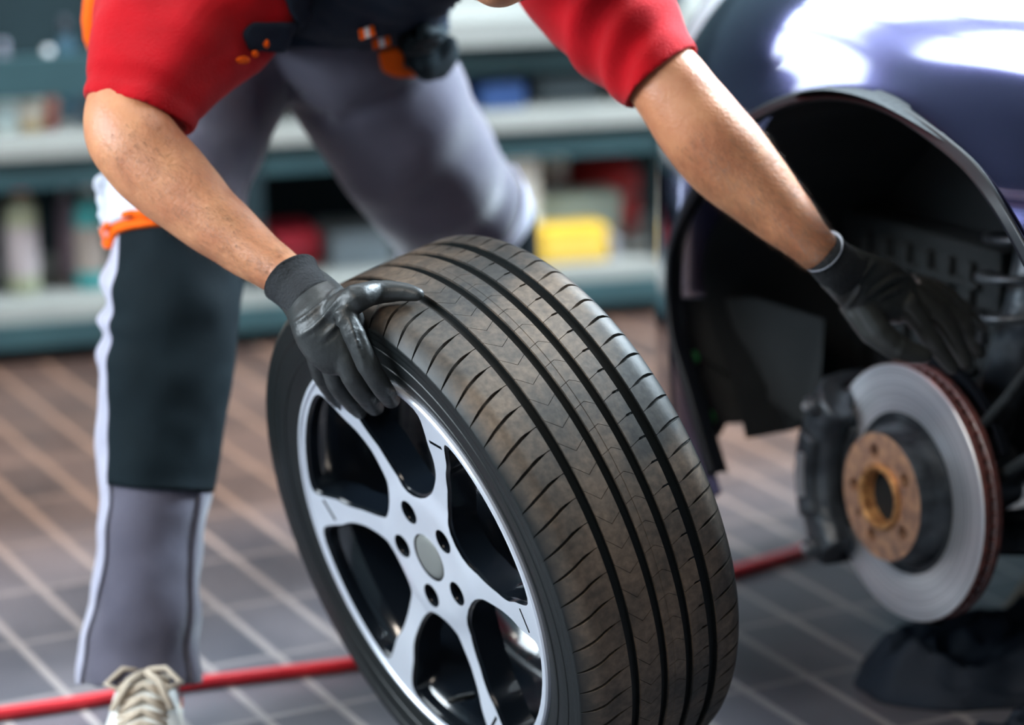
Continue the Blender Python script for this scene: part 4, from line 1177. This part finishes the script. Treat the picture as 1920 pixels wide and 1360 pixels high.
# soften the elbow and give the forearm its veins and tendons
for v in body.data.vertices:
    p = v.co
    v.co = p + Vector((nz(p, 26, 1), nz(p, 26, 2), nz(p, 26, 3))) * 0.0016
hg = Geo()
V = []
for i in range(13):
    for j in range(25):
        ph = PI * 0.62 * i / 12; th = 2 * PI * j / 24
        V.append(HC + hx * math.sin(ph) * math.cos(th) * 0.081 + (hn) * math.sin(ph) * math.sin(th) * (0.099 if math.sin(th) < 0 else 0.090) - hf * (math.cos(ph) * 0.118 - 0.004) - hn * 0.006)
Fc = [(i * 25 + j, i * 25 + j + 1, (i + 1) * 25 + j + 1, (i + 1) * 25 + j) for i in range(12) for j in range(24)]
hg.add(V, Fc); ho = hg.obj('hair', 'hair', man)
sm = ho.modifiers.new('t', 'SOLIDIFY'); sm.thickness = 0.006
for s_ in (-1, 1):
    eg = Geo(); c = HC + fo * 0.081 + hx * s_ * 0.030 - hf * 0.003
    eg.lathe([(0.0001, 0.011), (0.006, 0.009), (0.010, 0.004), (0.011, 0.0), (0.009, -0.006)], 16, Matrix.Translation(c) @ fo.to_track_quat('Z', 'Y').to_matrix().to_4x4())
    eg.obj('eye', 'reflect', man)

# fine hair on both forearms
ag = Geo()
def hair_on(spec, t0, t1, count, toward):
    P = cr(spec, 12); n_ = len(P)
    for _ in range(count):
        t = random.uniform(t0, t1); i = int(t * (n_ - 2)); p = P[i]; q = P[i + 1]
        c = at(p[0], p[1], p[2]); tn = (at(q[0], q[1], q[2]) - c).normalized()
        vd = ray(p[0], p[1]).normalized(); wv = tn.cross(vd).normalized(); dv = wv.cross(tn).normalized()
        if dv.dot(vd) < 0: dv = -dv
        a = random.uniform(-PI, PI)
        if math.sin(a) > 0.35: a = -a
        o_ = (wv * math.cos(a) * p[3] * p[2] / FPX + dv * math.sin(a) * p[4])
        nn = o_.normalized(); base = c + o_ * 0.985
        side = wv * random.uniform(-0.5, 0.5)
        L_ = random.uniform(0.006, 0.013)
        m1 = base + (nn * 0.6 + tn * 0.7 + side * 0.6).normalized() * L_ * 0.5; m2 = m1 + (nn * 0.2 + tn * 1.0 + side).normalized() * L_ * 0.6
        w = nn.cross(tn).normalized() * 0.00011
        ag.add([base - w, base + w, m1 - w * 0.8, m1 + w * 0.8, m2], [(0, 1, 3, 2), (2, 3, 4)])
hair_on(ARM_L, 0.47, 0.95, 2600, 1)
hair_on(ARM_R, 0.50, 0.95, 2600, 1)
ah = ag.obj('arm_hair', 'armhair', man, smooth=False); ah['kind'] = 'stuff'

# --- red shirt
def shirt_fold(t, a, q):
    return 0.006 * nz(q, 9, 4) + 0.003 * nz(q, 24, 5)
G = Geo()
SL = [(440, -120, 3.47, 150, .085), (400, -40, 3.46, 165, .085), (340, 30, 3.43, 168, .080), (300, 100, 3.39, 142, .074), (278, 155, 3.365, 124, .070), (261, 206, 3.345, 103, .066)]
loft(G, SL, 40, 7, fold=lambda t, a, q: shirt_fold(t, a, q) + 0.0075 * math.sin(5 * a + 4 * t + 2 * nz(q, 6, 2)) * (1 - 0.75 * t) - 0.004 * math.exp(-((t - 0.90) / 0.02) ** 2), hem=True, drop=0.030)
SR = [(1040, -190, 3.46, 150, .085), (1090, -80, 3.43, 138, .078), (1135, 5, 3.41, 122, .070), (1178, 65, 3.39, 108, .064), (1214, 112, 3.375, 92, .060), (1236, 138, 3.365, 86, .058)]
loft(G, SR, 40, 7, fold=lambda t, a, q: shirt_fold(t, a, q) + 0.0075 * math.sin(24 * t + 2.2 * a + 3 * nz(q, 7)) * max(0, -math.sin(a + 0.5)) * (1 - 0.7 * t ** 3), hem=True, drop=0.022)
loft(G, [(625, -20, 3.84, 165, .09), (640, -60, 3.78, 180, .105), (680, -130, 3.62, 205, .130), (735, -225, 3.48, 240, .125), (785, -262, 3.40, 150, .09)], 40, 5, fold=shirt_fold)
for x0, y0, D0, x1, y1, D1 in ((740, -190, 3.50, 420, -110, 3.45), (740, -200, 3.50, 1050, -170, 3.45)):
    loft(G, [(x0, y0, D0, 130, .09), ((x0 + x1) / 2, (y0 + y1) / 2 - 20, (D0 + D1) / 2, 130, .088), (x1, y1, D1, 125, .078)], 28, 5, fold=shirt_fold)
# loose shirt side hanging between arm and bib
loft(G, [(640, -120, 3.58, 120, .05), (560, -60, 3.60, 110, .04), (500, -10, 3.61, 60, .028), (476, 22, 3.61, 28, .016)], 24, 6, fold=lambda t, a, q: 0.006 * math.sin(5 * a) + shirt_fold(t, a, q))
shirt = G.obj('shirt', 'red', man)
remesh(shirt, 0.0035, 4, 0.5)

# --- trousers (bib overall lower part)
def trouser_fold(t, a, q):
    return 0.007 * nz(q, 7, 9) + 0.003 * nz(q, 20, 8)
def leg_l_fold(t, a, q):
    f = 0.006 * nz((q.x * 1.2, q.y, q.z * 1.6), 11, 2) + 0.0025 * nz(q, 26, 3)
    left = max(0, -1 * math.cos(a)) if LEFT_NEG else max(0, math.cos(a))
    if q.z < 0.34: f += 0.0060 * nz((q.x * 0.7, q.y * 0.7, q.z * 1.5), 15, 6) * min(1, (0.34 - q.z) / 0.08)
    for zc, am, wd in ((0.556, 0.009, 0.016), (0.514, 0.013, 0.011), (0.474, 0.010, 0.017)): f += am * left ** 3 * math.exp(-((q.z - zc) / wd) ** 2)
    f -= 0.005 * left ** 3 * math.exp(-((q.z - 0.30) / 0.05) ** 2)
    return f
LEFT_NEG = True
TL = [(440, 110, 3.84, 130, .10), (385, 230, 3.78, 128, .092), (345, 350, 3.70, 122, .085), (334, 450, 3.65, 116, .078), (328, 560, 3.61, 116, .074), (318, 680, 3.60, 116, .072), (300, 800, 3.60, 109, .070), (286, 920, 3.60, 103, .068), (281, 1040, 3.60, 95, .066), (272, 1140, 3.60, 98, .067), (262, 1220, 3.60, 104, .068), (261, 1280, 3.60, 110, .070)]
TR = [(665, 90, 3.88, 165, .110), (720, 190, 3.90, 158, .104), (780, 290, 3.97, 146, .096), (835, 370, 4.06, 134, .088), (872, 425, 4.13, 124, .084), (895, 520, 4.22, 106, .074), (905, 650, 4.30, 96, .068), (905, 800, 4.34, 88, .064), (905, 960, 4.36, 84, .062), (905, 1000, 4.36, 84, .062)]
def thigh_fold(t, a, q):
    side = abs(math.cos(a))
    w = 0.0
    if t < 0.62:
        w = 0.0042 * math.sin(60 * t + 0.9 * a + 2.6 * nz(q, 5, 1)) * (0.35 + 0.65 * (1 - t)) * max(0, -math.sin(a) * 0.9 + 0.1)
    return w + trouser_fold(t, a, q) * 0.7
G = Geo()
loft(G, TL, 44, 8, fold=leg_l_fold, hem=True)
loft(G, TR, 44, 7, fold=thigh_fold, hem=True)
loft(G, [(668, -45, 3.76, 170, .10), (655, -5, 3.79, 185, .115), (640, 35, 3.83, 195, .125), (605, 85, 3.88, 215, .13), (570, 150, 3.88, 175, .11), (545, 180, 3.88, 90, .075)], 40, 6, fold=trouser_fold)
trousers = G.obj('trousers', 'grey', man)
remesh(trousers, 0.0045, 4, 0.5)

def panel(spec, t0, t1, a0, a1, name, m, push, parent=trousers, fold=None, n=26, k=14, thick=0.003):
    P = cr(spec, k); i0 = int(t0 * (len(P) - 1)); i1 = int(t1 * (len(P) - 1))
    G = Geo(); N_ = len(P) - 1
    pts = [at(p[0], p[1], p[2]) for p in P]; V = []; cols = n + 1
    for i in range(i0, i1 + 1):
        p = P[i]; t = (pts[min(i + 1, N_)] - pts[max(i - 1, 0)]).normalized(); vd = ray(p[0], p[1]).normalized()
        wv = t.cross(vd).normalized(); dv = wv.cross(t).normalized()
        if dv.dot(vd) < 0: dv = -dv
        b0 = a0(i / N_) if callable(a0) else a0; b1 = a1(i / N_) if callable(a1) else a1
        for j in range(cols):
            a = b0 + (b1 - b0) * j / n
            off = wv * math.cos(a) * p[3] * p[2] / FPX + dv * math.sin(a) * p[4]
            q = pts[i] + off
            q += off.normalized() * (push + (fold(i / N_, a, q) if fold else 0))
            V.append(q)
    rows = i1 - i0
    Fc = [(i * cols + j, i * cols + j + 1, (i + 1) * cols + j + 1, (i + 1) * cols + j) for i in range(rows) for j in range(n)]
    G.add(V, Fc); o = G.obj(name, m, parent)
    sm = o.modifiers.new('t', 'SOLIDIFY'); sm.thickness = thick; sm.offset = 0
    return o

from mathutils.bvhtree import BVHTree
def bvh_of(objs):
    V = []; Fc = []
    for o in objs:
        b = len(V); V += [v.co.copy() for v in o.data.vertices]; Fc += [tuple(i + b for i in p.vertices) for p in o.data.polygons]
    return BVHTree.FromPolygons(V, Fc)

def drape(name, poly, m, parent, tree, push=0.003, step=7, thick=0.003, smooth_px=1, wrinkle=0.0):
    """a cloth patch whose outline is given in pixels, laid on the clothes beneath it"""
    pts = []
    n_ = len(poly)
    for i in range(n_):
        a = Vector(poly[i]); b = Vector(poly[(i + 1) % n_]); k_ = max(1, int((b - a).length / step))
        pts += [a + (b - a) * j / k_ for j in range(k_)]
    for _ in range(smooth_px):
        pts = [(pts[i - 1] + pts[i] * 2 + pts[(i + 1) % len(pts)]) / 4 for i in range(len(pts))]
    allp = list(pts); ed = [(i, (i + 1) % len(pts)) for i in range(len(pts))]
    pl = [tuple(p) for p in pts]
    x0 = min(p.x for p in pts); x1 = max(p.x for p in pts); y0 = min(p.y for p in pts); y1 = max(p.y for p in pts)
    y = y0 + step / 2; row = 0
    while y < y1:
        x = x0 + (step / 2 if row % 2 else 0)
        while x < x1:
            if inside((x, y), pl) and min((Vector((x, y)) - q).length for q in pts) > step * 0.5: allp.append(Vector((x, y)))
            x += step
        y += step * 0.87; row += 1
    res = delaunay_2d_cdt(allp, ed, [], 0, 1e-5)
    keep = [tuple(f) for f in res[2] if inside(sum((res[0][i] for i in f), Vector((0, 0))) / len(f), pl)]
    V = []; last = None; miss = []
    for v in res[0]:
        d = ray(v.x, v.y); h = tree.ray_cast(CO, d.normalized())
        if h[0] is None:
            V.append(None); miss.append(len(V) - 1); continue
        nn = h[1]
        if nn.dot(d) > 0: nn = -nn
        w_ = wrinkle * nz(h[0], 45, 3)
        V.append(h[0] + nn * (push + w_) - d.normalized() * 0.001)
    good = [i for i, v in enumerate(V) if v is not None]
    for i in miss:
        j = min(good, key=lambda q: (res[0][q] - res[0][i]).length) if good else None
        D = (V[j] - CO).dot(CF) if j is not None else 3.8
        V[i] = at(res[0][i].x, res[0][i].y, D + 0.006)
    o = from_data(name, V, keep, m, parent)
    sm = o.modifiers.new('t', 'SOLIDIFY'); sm.thickness = thick; sm.offset = 0
    return o

def ty(spec, y, k):
    P = cr(spec, k)
    for i, p in enumerate(P):
        if p[1] >= y: return i / (len(P) - 1)
    return 1.0
def bound(T):
    """angle on the leg as a function of t, given as (row, angle) pairs"""
    Q = [(ty(TL, y, 14), a) for y, a in T]
    return lambda t: interp(t, Q)
# pale stripe down the outer seam of the left leg
panel(TL, ty(TL, 425, 14), 0.997, -3.9, bound([(420, -2.62), (600, -2.62), (760, -2.52), (910, -2.42), (1050, -2.48), (1150, -2.62), (1280, -2.75)]), 'side_stripe', 'palegrey', 0.0035, fold=leg_l_fold, n=22)
# black knee panel with a pale seam along its top
kp = panel(TL, ty(TL, 455, 14), ty(TL, 905, 14), bound([(420, -2.64), (600, -2.64), (760, -2.54), (910, -2.44)]), 0.25, 'knee_panel', 'black', 0.0045, fold=leg_l_fold, n=36)
panel(TL, ty(TL, 444, 14), ty(TL, 456, 14), -2.64, 0.1, 'knee_piping', 'palegrey', 0.0065, fold=leg_l_fold, n=30)
# darker inner seam panel on the lower leg
panel(TL, ty(TL, 905, 14), 0.995, -0.62, 0.8, 'inner_panel', 'grey', 0.003, fold=leg_l_fold, n=14)
# right knee: pale piping and black shin
panel(TR, 0.405, 0.44, -PI, 0.15, 'knee_piping', 'palegrey', 0.006, fold=thigh_fold, n=30, k=20)
panel(TR, 0.44, 0.80, -PI, 0.2, 'knee_panel', 'black', 0.005, fold=thigh_fold, n=30, k=20)

tree = bvh_of([trousers, shirt])
# bib and straps
bib = drape('bib', [(505, -70), (522, -10), (538, 30), (560, 52), (640, 60), (720, 54), (800, 50), (836, 30), (850, 5), (870, -70), (700, -100)], 'navy', man, tree, 0.010, 9, 0.006, wrinkle=0.004)
drape('waistband', [(448, 62), (462, 96), (520, 92), (560, 84), (640, 86), (700, 80), (760, 80), (828, 62), (842, 32), (700, 40), (560, 40), (470, 40)], 'navy', trousers, tree, 0.006, 8, 0.005, wrinkle=0.003)
# orange trims, reflective tags, pockets
tree2 = bvh_of([trousers, shirt, bib])
def slab(G, quad, D, th):
    f = [at(x, y, D) for x, y in quad]; bk = [at(x, y, D + th) for x, y in quad]
    G.add(f + bk, [(0, 1, 2, 3), (7, 6, 5, 4), (0, 4, 5, 1), (1, 5, 6, 2), (2, 6, 7, 3), (3, 7, 4, 0)])
def tag_loop(pts, nm='reflective_tag'):
    (a, b, c, d) = [Vector(p) for p in pts]
    D = min((h[0] - CO).dot(CF) for h in (tree2.ray_cast(CO, ray(p.x, p.y).normalized()) for p in (a, b, c, d)) if h[0] is not None) - 0.003
    G = Geo(); slab(G, pts, D, 0.012); t = bevel(G.obj(nm, 'orange', trousers, smooth=False), 0.001)
    q = [a + (b - a) * 0.36, a + (b - a) * 0.66, d + (c - d) * 0.66, d + (c - d) * 0.36]
    G = Geo(); slab(G, [tuple(v) for v in q], D - 0.0012, 0.001); G.obj('silver_stripe', 'reflect', t, smooth=False)
tag_loop([(672, 56), (701, 46), (704, 66), (675, 76)])
tag_loop([(697, 75), (730, 63), (734, 84), (700, 94)])
drape('pocket_trim', [(706, 92), (738, 82), (752, 96), (748, 118), (764, 124), (786, 126), (770, 136), (735, 136), (712, 124)], 'orange', trousers, tree2, 0.009, 6, 0.003)
pk = drape('tool_pocket', [(748, 60), (786, 34), (806, 34), (812, 56), (824, 72), (822, 96), (806, 122), (776, 128), (756, 118), (750, 92)], 'black', trousers, tree2, 0.018, 6, 0.02, wrinkle=0.006)
drape('pocket_trim', [(430, 110), (444, 104), (458, 108), (452, 118), (436, 119)], 'orange', trousers, tree2, 0.009, 5, 0.003)
drape('pocket_trim', [(460, 98), (468, 90), (474, 100), (466, 108)], 'orange', trousers, tree2, 0.009, 5, 0.003)
drape('pocket_trim', [(480, 80), (490, 68), (496, 78), (488, 90)], 'orange', trousers, tree2, 0.009, 5, 0.003)
# side pouch on the left thigh, pale with orange edges
pc_ = drape('side_pouch', [(176, 336), (196, 322), (240, 330), (300, 370), (345, 410), (320, 418), (262, 414), (222, 428), (196, 446), (188, 410), (184, 380)], 'whitecloth', trousers, tree2, 0.012, 7, 0.012, wrinkle=0.004)
trp = bvh_of([trousers, shirt, pc_])
drape('pouch_hem', [(194, 466), (193, 440), (206, 424), (238, 408), (285, 398), (318, 408), (348, 430), (300, 428), (254, 433), (226, 442), (216, 466)], 'orange', trousers, trp, 0.009, 6, 0.008)
drape('pouch_loop', [(332, 236), (344, 232), (348, 268), (336, 256)], 'orange', trousers, tree2, 0.012, 5, 0.003)
# strap and orange flap behind the left shoulder
G = Geo(); G.tube([at(470, -120, 3.60), at(360, -130, 3.62), at(262, -110, 3.64), at(216, -60, 3.65), at(204, 0, 3.655), at(190, 60, 3.66), at(180, 128, 3.67)], [0.020, 0.020, 0.020, 0.020, 0.020, 0.017, 0.008], 12, wide=0.4)
st = G.obj('shoulder_strap', 'navy', man)
G = Geo(); G.tube([at(184, -50, 3.63), at(178, 0, 3.63), at(172, 40, 3.63), at(170, 74, 3.635), at(173, 104, 3.64)], [0.015, 0.0145, 0.013, 0.009, 0.0025], 12, wide=0.6)
G.obj('strap_flap', 'orange', man)
G = Geo(); G.tube([at(212, -30, 3.62), at(205, 6, 3.62), at(196, 40, 3.63)], [0.009, 0.008, 0.004], 10); G.obj('strap_edge', 'whitecloth', man)
# dark shirt-side panel between the sleeve and the belly
G = Geo(); loft(G, [(470, 10, 3.74, 60, .05), (450, 60, 3.76, 56, .05), (440, 100, 3.78, 40, .04)], 24, 5)
G.obj('side_panel', 'navy', man)

# --- gloves
def glove(chains, palm, cuff, name, label):
    G = Geo()
    add_hand(G, chains, palm, 1.0)
    o = G.obj(name, 'glove', man); remesh(o, 0.0026, 4, 0.5)
    for v in o.data.vertices:
        p = v.co
        v.co = p + Vector((0, 0, 1)) * 0.0008 * nz(p, 60, 1)
    o['label'] = label
    G = Geo()
    rings = loft(G, cuff, 48, 6, fold=lambda t, a, q: 0.0007 * math.sin(a * 24), hem=False)
    c = G.obj('cuff', 'knit', o)
    return o
PLG = [(572, 548, 3.210, 54, .026), (592, 572, 3.190, 60, .024), (610, 600, Dw(610, 600, .142), 68, .022), (624, 628, Dw(624, 628, .142), 68, .021), (638, 660, Dw(638, 660, .142), 60, .019), (646, 684, Dw(646, 684, .141), 46, .015)]
CL = [(545, 521, 3.226, 58, .034), (550, 527, 3.223, 55, .031), (562, 540, 3.216, 52, .028), (578, 556, 3.203, 54, .0265), (590, 570, 3.19, 56, .024)]
gl = glove(HL, PLG, CL, 'glove', 'black rubber glove gripping the tyre')
PRG = [(1568, 498, 3.365, 47, .025), (1600, 522, 3.390, 56, .023), (1634, 542, 3.415, 63, .021), (1664, 553, 3.435, 60, .020), (1696, 560, 3.460, 48, .017)]
CRR = [(1543, 472, 3.352, 45, .029), (1550, 480, 3.356, 44, .027), (1566, 496, 3.365, 46, .0265), (1588, 514, 3.380, 50, .025)]
gr = glove(HRr, PRG, CRR, 'glove', 'shiny black rubber glove reaching to the brake hub')
gr.data.materials.clear(); gr.data.materials.append(M['gloveshiny'])
G = Geo()
c0_ = cr([(1540, 469, 3.400, 46, .030), (1543, 472, 3.402, 46.5, .0305)], 2)
loft(G, [(1541.5, 470.5, 3.351, 44.8, .0289), (1543, 472, 3.352, 44.8, .0289)], 40, 3, round_ends=False)
G.obj('cuff_edge', 'whitecloth', gr)
# folds in the rubber over wrist and knuckles
def crease(o, pts, amp, sig):
    tree_ = bvh_of([o]); P = []
    for x, y in cr(pts, 6):
        h = tree_.ray_cast(CO, ray(x, y).normalized())
        if h[0] is not None: P.append(h[0])
    if len(P) < 3: return
    me = o.data
    nr_ = [v.normal.copy() for v in me.vertices]
    for v, n_ in zip(me.vertices, nr_):
        best = 9; bi = 0
        for i, q in enumerate(P):
            d = (v.co - q).length_squared
            if d < best: best = d; bi = i
        d = math.sqrt(best)
        if d < sig * 5:
            f = math.sin(PI * (bi + 0.7) / (len(P) + 0.4))
            v.co = v.co + n_ * amp * f * (math.exp(-(d / sig) ** 2) - 0.45 * math.exp(-((d - 1.9 * sig) / sig) ** 2))
for pts in ([(545, 610), (572, 594), (606, 566), (632, 540), (650, 520)], [(556, 634), (590, 612), (616, 584), (640, 552)], [(600, 640), (622, 618), (640, 600)], [(640, 532), (672, 524), (704, 524)], [(655, 600), (668, 640), (684, 690)]):
    crease(gl, pts, 0.0026, 0.0028)
for pts in ([(1608, 530), (1622, 510), (1642, 490)], [(1620, 562), (1650, 537), (1676, 522), (1704, 517)], [(1650, 560), (1668, 548), (1690, 542)], [(1590, 575), (1606, 550), (1616, 530)]):
    crease(gr, pts, 0.0032, 0.0034)

# --- shoes
def shoe(toe, heel, width, name):
    """toe and heel: floor points"""
    toe = Vector(toe); heel = Vector(heel); f = (toe - heel); L_ = f.length; f.normalize(); s_ = f.cross(EZ).normalized()
    sec = [(0.00, .030, .052, .035), (0.06, .036, .062, .030), (0.20, .038, .080, .0), (0.38, .040, .088, .0), (0.50, .043, .074, .0), (0.66, .049, .056, .0), (0.80, .050, .044, .0), (0.92, .043, .036, .0), (1.0, .022, .026, .0)]
    P = cr([(a, b, c) for a, b, c, d in sec], 5)
    G = Geo(); V = []; Fc = []; n_ = 24
    for a, w, h in P:
        for j in range(n_):
            t = 2 * PI * j / n_; x = math.cos(t) * w * width / 0.1; z = 0.022 + (h - 0.0) * (0.5 + 0.5 * math.sin(t)) * 1.0
            if math.sin(t) < 0: z = 0.020 + h * 0.5 * (1 + math.sin(t)) * 0.6
            V.append(heel + f * a * L_ + s_ * x + EZ * z)
    for i in range(len(P) - 1):
        for j in range(n_): Fc.append((i * n_ + j, i * n_ + (j + 1) % n_, (i + 1) * n_ + (j + 1) % n_, (i + 1) * n_ + j))
    Fc.append(tuple(range(n_))); Fc.append(tuple((len(P) - 1) * n_ + j for j in range(n_)))
    G.add(V, Fc); o = G.obj(name, 'shoe', man); o['label'] = 'white lace-up shoe'
    G = Geo(); V = []; Fc = []
    for a, w, h in P:
        for x in (-1, 1):
            for z in (0.001, 0.024): V.append(heel + f * (a * L_ * 1.02 - 0.003) + s_ * x * (w * width / 0.1 + 0.003) + EZ * z)
    for i in range(len(P) - 1):
        a = i * 4; b = a + 4
        Fc += [(a, a + 1, b + 1, b), (a + 2, b + 2, b + 3, a + 3), (a + 1, a + 3, b + 3, b + 1), (a, b, b + 2, a + 2)]
    Fc += [(0, 2, 3, 1), (b, b + 1, b + 3, b + 2)]
    G.add(V, Fc); G.obj('sole', 'sole', o)
    G = Geo()
    for k_ in range(5):
        a = 0.40 + 0.075 * k_; h = interp(a, [(x[0], x[2]) for x in sec]) + 0.022
        for sg in (-1, 1):
            G.tube([heel + f * a * L_ + s_ * sg * 0.030 + EZ * (h - 0.008), heel + f * (a + 0.02) * L_ + EZ * (h + 0.004), heel + f * (a + 0.05) * L_ - s_ * sg * 0.030 + EZ * (h - 0.012)], 0.0036, 8, wide=1.6)
    h = 0.112
    top = heel + f * 0.40 * L_ + EZ * h
    for sg in (-1, 1):
        G.tube([top, top + s_ * sg * 0.026 + f * 0.006 + EZ * 0.004, top + s_ * sg * 0.046 + f * 0.02 - EZ * 0.010, top + s_ * sg * 0.030 + f * 0.030 - EZ * 0.014, top + f * 0.008], 0.0034, 8, wide=1.5)
        G.tube([top, top + s_ * sg * 0.018 + f * 0.026 - EZ * 0.004, top + s_ * sg * 0.036 + f * 0.060 - EZ * 0.028], 0.0034, 8, wide=1.5)
    G.obj('laces', 'lace', o)
    G = Geo()
    G.box(heel + f * 0.34 * L_ - s_ * 0.0435 + EZ * 0.062, f * 0.006, s_ * 0.0012, EZ * 0.006); G.obj('shoe_badge', 'orange', o, smooth=False)
    return o
f0 = on_floor(282, 1400); 
shoe(f0 + Vector((0.010, -0.19, 0)), f0 + Vector((-0.008, 0.085, 0)), 0.100, 'shoe')
f1 = at(900, 1000, 4.36); f1.z = 0
shoe(f1 + Vector((0.10, -0.17, 0)), f1 + Vector((0.0, 0.06, 0)), 0.100, 'shoe')

# ================================================================== THINGS ON THE FLOOR
G = Geo()
hp = [(-260, 1368), (-60, 1346), (0, 1338), (100, 1324), (200, 1308), (350, 1283), (520, 1262), (700, 1238), (900, 1198), (1130, 1143), (1370, 1074), (1480, 1040), (1580, 1008), (1700, 962), (1900, 890)]
pts = [on_floor(x, y, 0.0095) for x, y in cr(hp, 6)]
G.tube(pts, 0.0088, 16)
setp(G.obj('air_hose', 'hose'), 'thin red rubber hose running across the tiles behind the wheel', 'hose')

# heap of dark cloth in the lower right corner
def heap(name, cx, cy, rx, ry, hgt, seed, label, m='cloth', rot=0.0):
    c = on_floor(cx, cy); G = Geo(); V = []; Fc = []; n1, n2 = 40, 80
    for i in range(n1 + 1):
        r = i / n1
        for j in range(n2):
            th = 2 * PI * j / n2
            ed = 1 + 0.16 * nz((math.cos(th), math.sin(th), seed), 1.6, seed) + 0.06 * nz((math.cos(th), math.sin(th), seed), 4, seed)
            x = r * rx * math.cos(th) * ed; y = r * ry * math.sin(th) * ed
            xr = x * math.cos(rot) - y * math.sin(rot); yr = x * math.sin(rot) + y * math.cos(rot)
            p = c + Vector((xr, yr, 0))
            base = (1 - r ** 2.6)
            z = hgt * min(1, base * 1.6) * (0.50 + 0.75 * nz((p.x * 1.6, p.y * 3.6, seed), 5.0, seed)) + 0.075 * min(1, base * 2) * (0.42 - abs(nz((p.x * 0.8, p.y * 2.0, 0), 19, seed + 2))) + 0.02 * base * nz((p.x, p.y, 0), 34, seed) + 0.006 * (1 if r < 0.98 else 0)
            V.append(p + EZ * max(0.003, z))
    for i in range(n1):
        for j in range(n2): Fc.append((i * n2 + j, i * n2 + (j + 1) % n2, (i + 1) * n2 + (j + 1) % n2, (i + 1) * n2 + j))
    b = len(V); V += [Vector((V[n1 * n2 + j].x, V[n1 * n2 + j].y, 0.001)) for j in range(n2)]
    for j in range(n2): Fc.append((n1 * n2 + j, n1 * n2 + (j + 1) % n2, b + (j + 1) % n2, b + j))
    Fc.append(tuple(b + j for j in range(n2)))
    G.add(V, Fc)
    return setp(G.obj(name, m), label, 'cloth')
heap('cloth', 1860, 1268, 0.195, 0.125, 0.075, 3, 'dark blue cloth heaped on the tiles below the brake disc', rot=0.15)
heap('cloth', 1985, 1420, 0.15, 0.055, 0.05, 9, 'black cloth in the lower right corner in front of the blue heap', rot=0.3)
# pale wooden chock at the right edge
c = on_floor(1925, 1200)
p = [c + EX * -0.045, c + EX * 0.09, c + EX * 0.09 + EZ * 0.085, c + EX * 0.0 + EZ * 0.085]
p = [c + CR * -0.035 + EZ * 0.001, c + CR * 0.12 + EZ * 0.001, c + CR * 0.12 + EZ * 0.09, c + CR * 0.02 + EZ * 0.09]
dd = Vector((0.12, 0.99, 0)) * 0.10
g = Geo(); g.add(p + [q + dd for q in p], [(0, 1, 2, 3), (7, 6, 5, 4), (0, 4, 5, 1), (1, 5, 6, 2), (2, 6, 7, 3), (3, 7, 4, 0)])
o = g.obj('wheel_chock', 'wood', smooth=False); bevel(o, 0.003)
setp(o, 'pale wooden wedge block at the right edge below the brake disc', 'block')
bpy.context.view_layer.update()
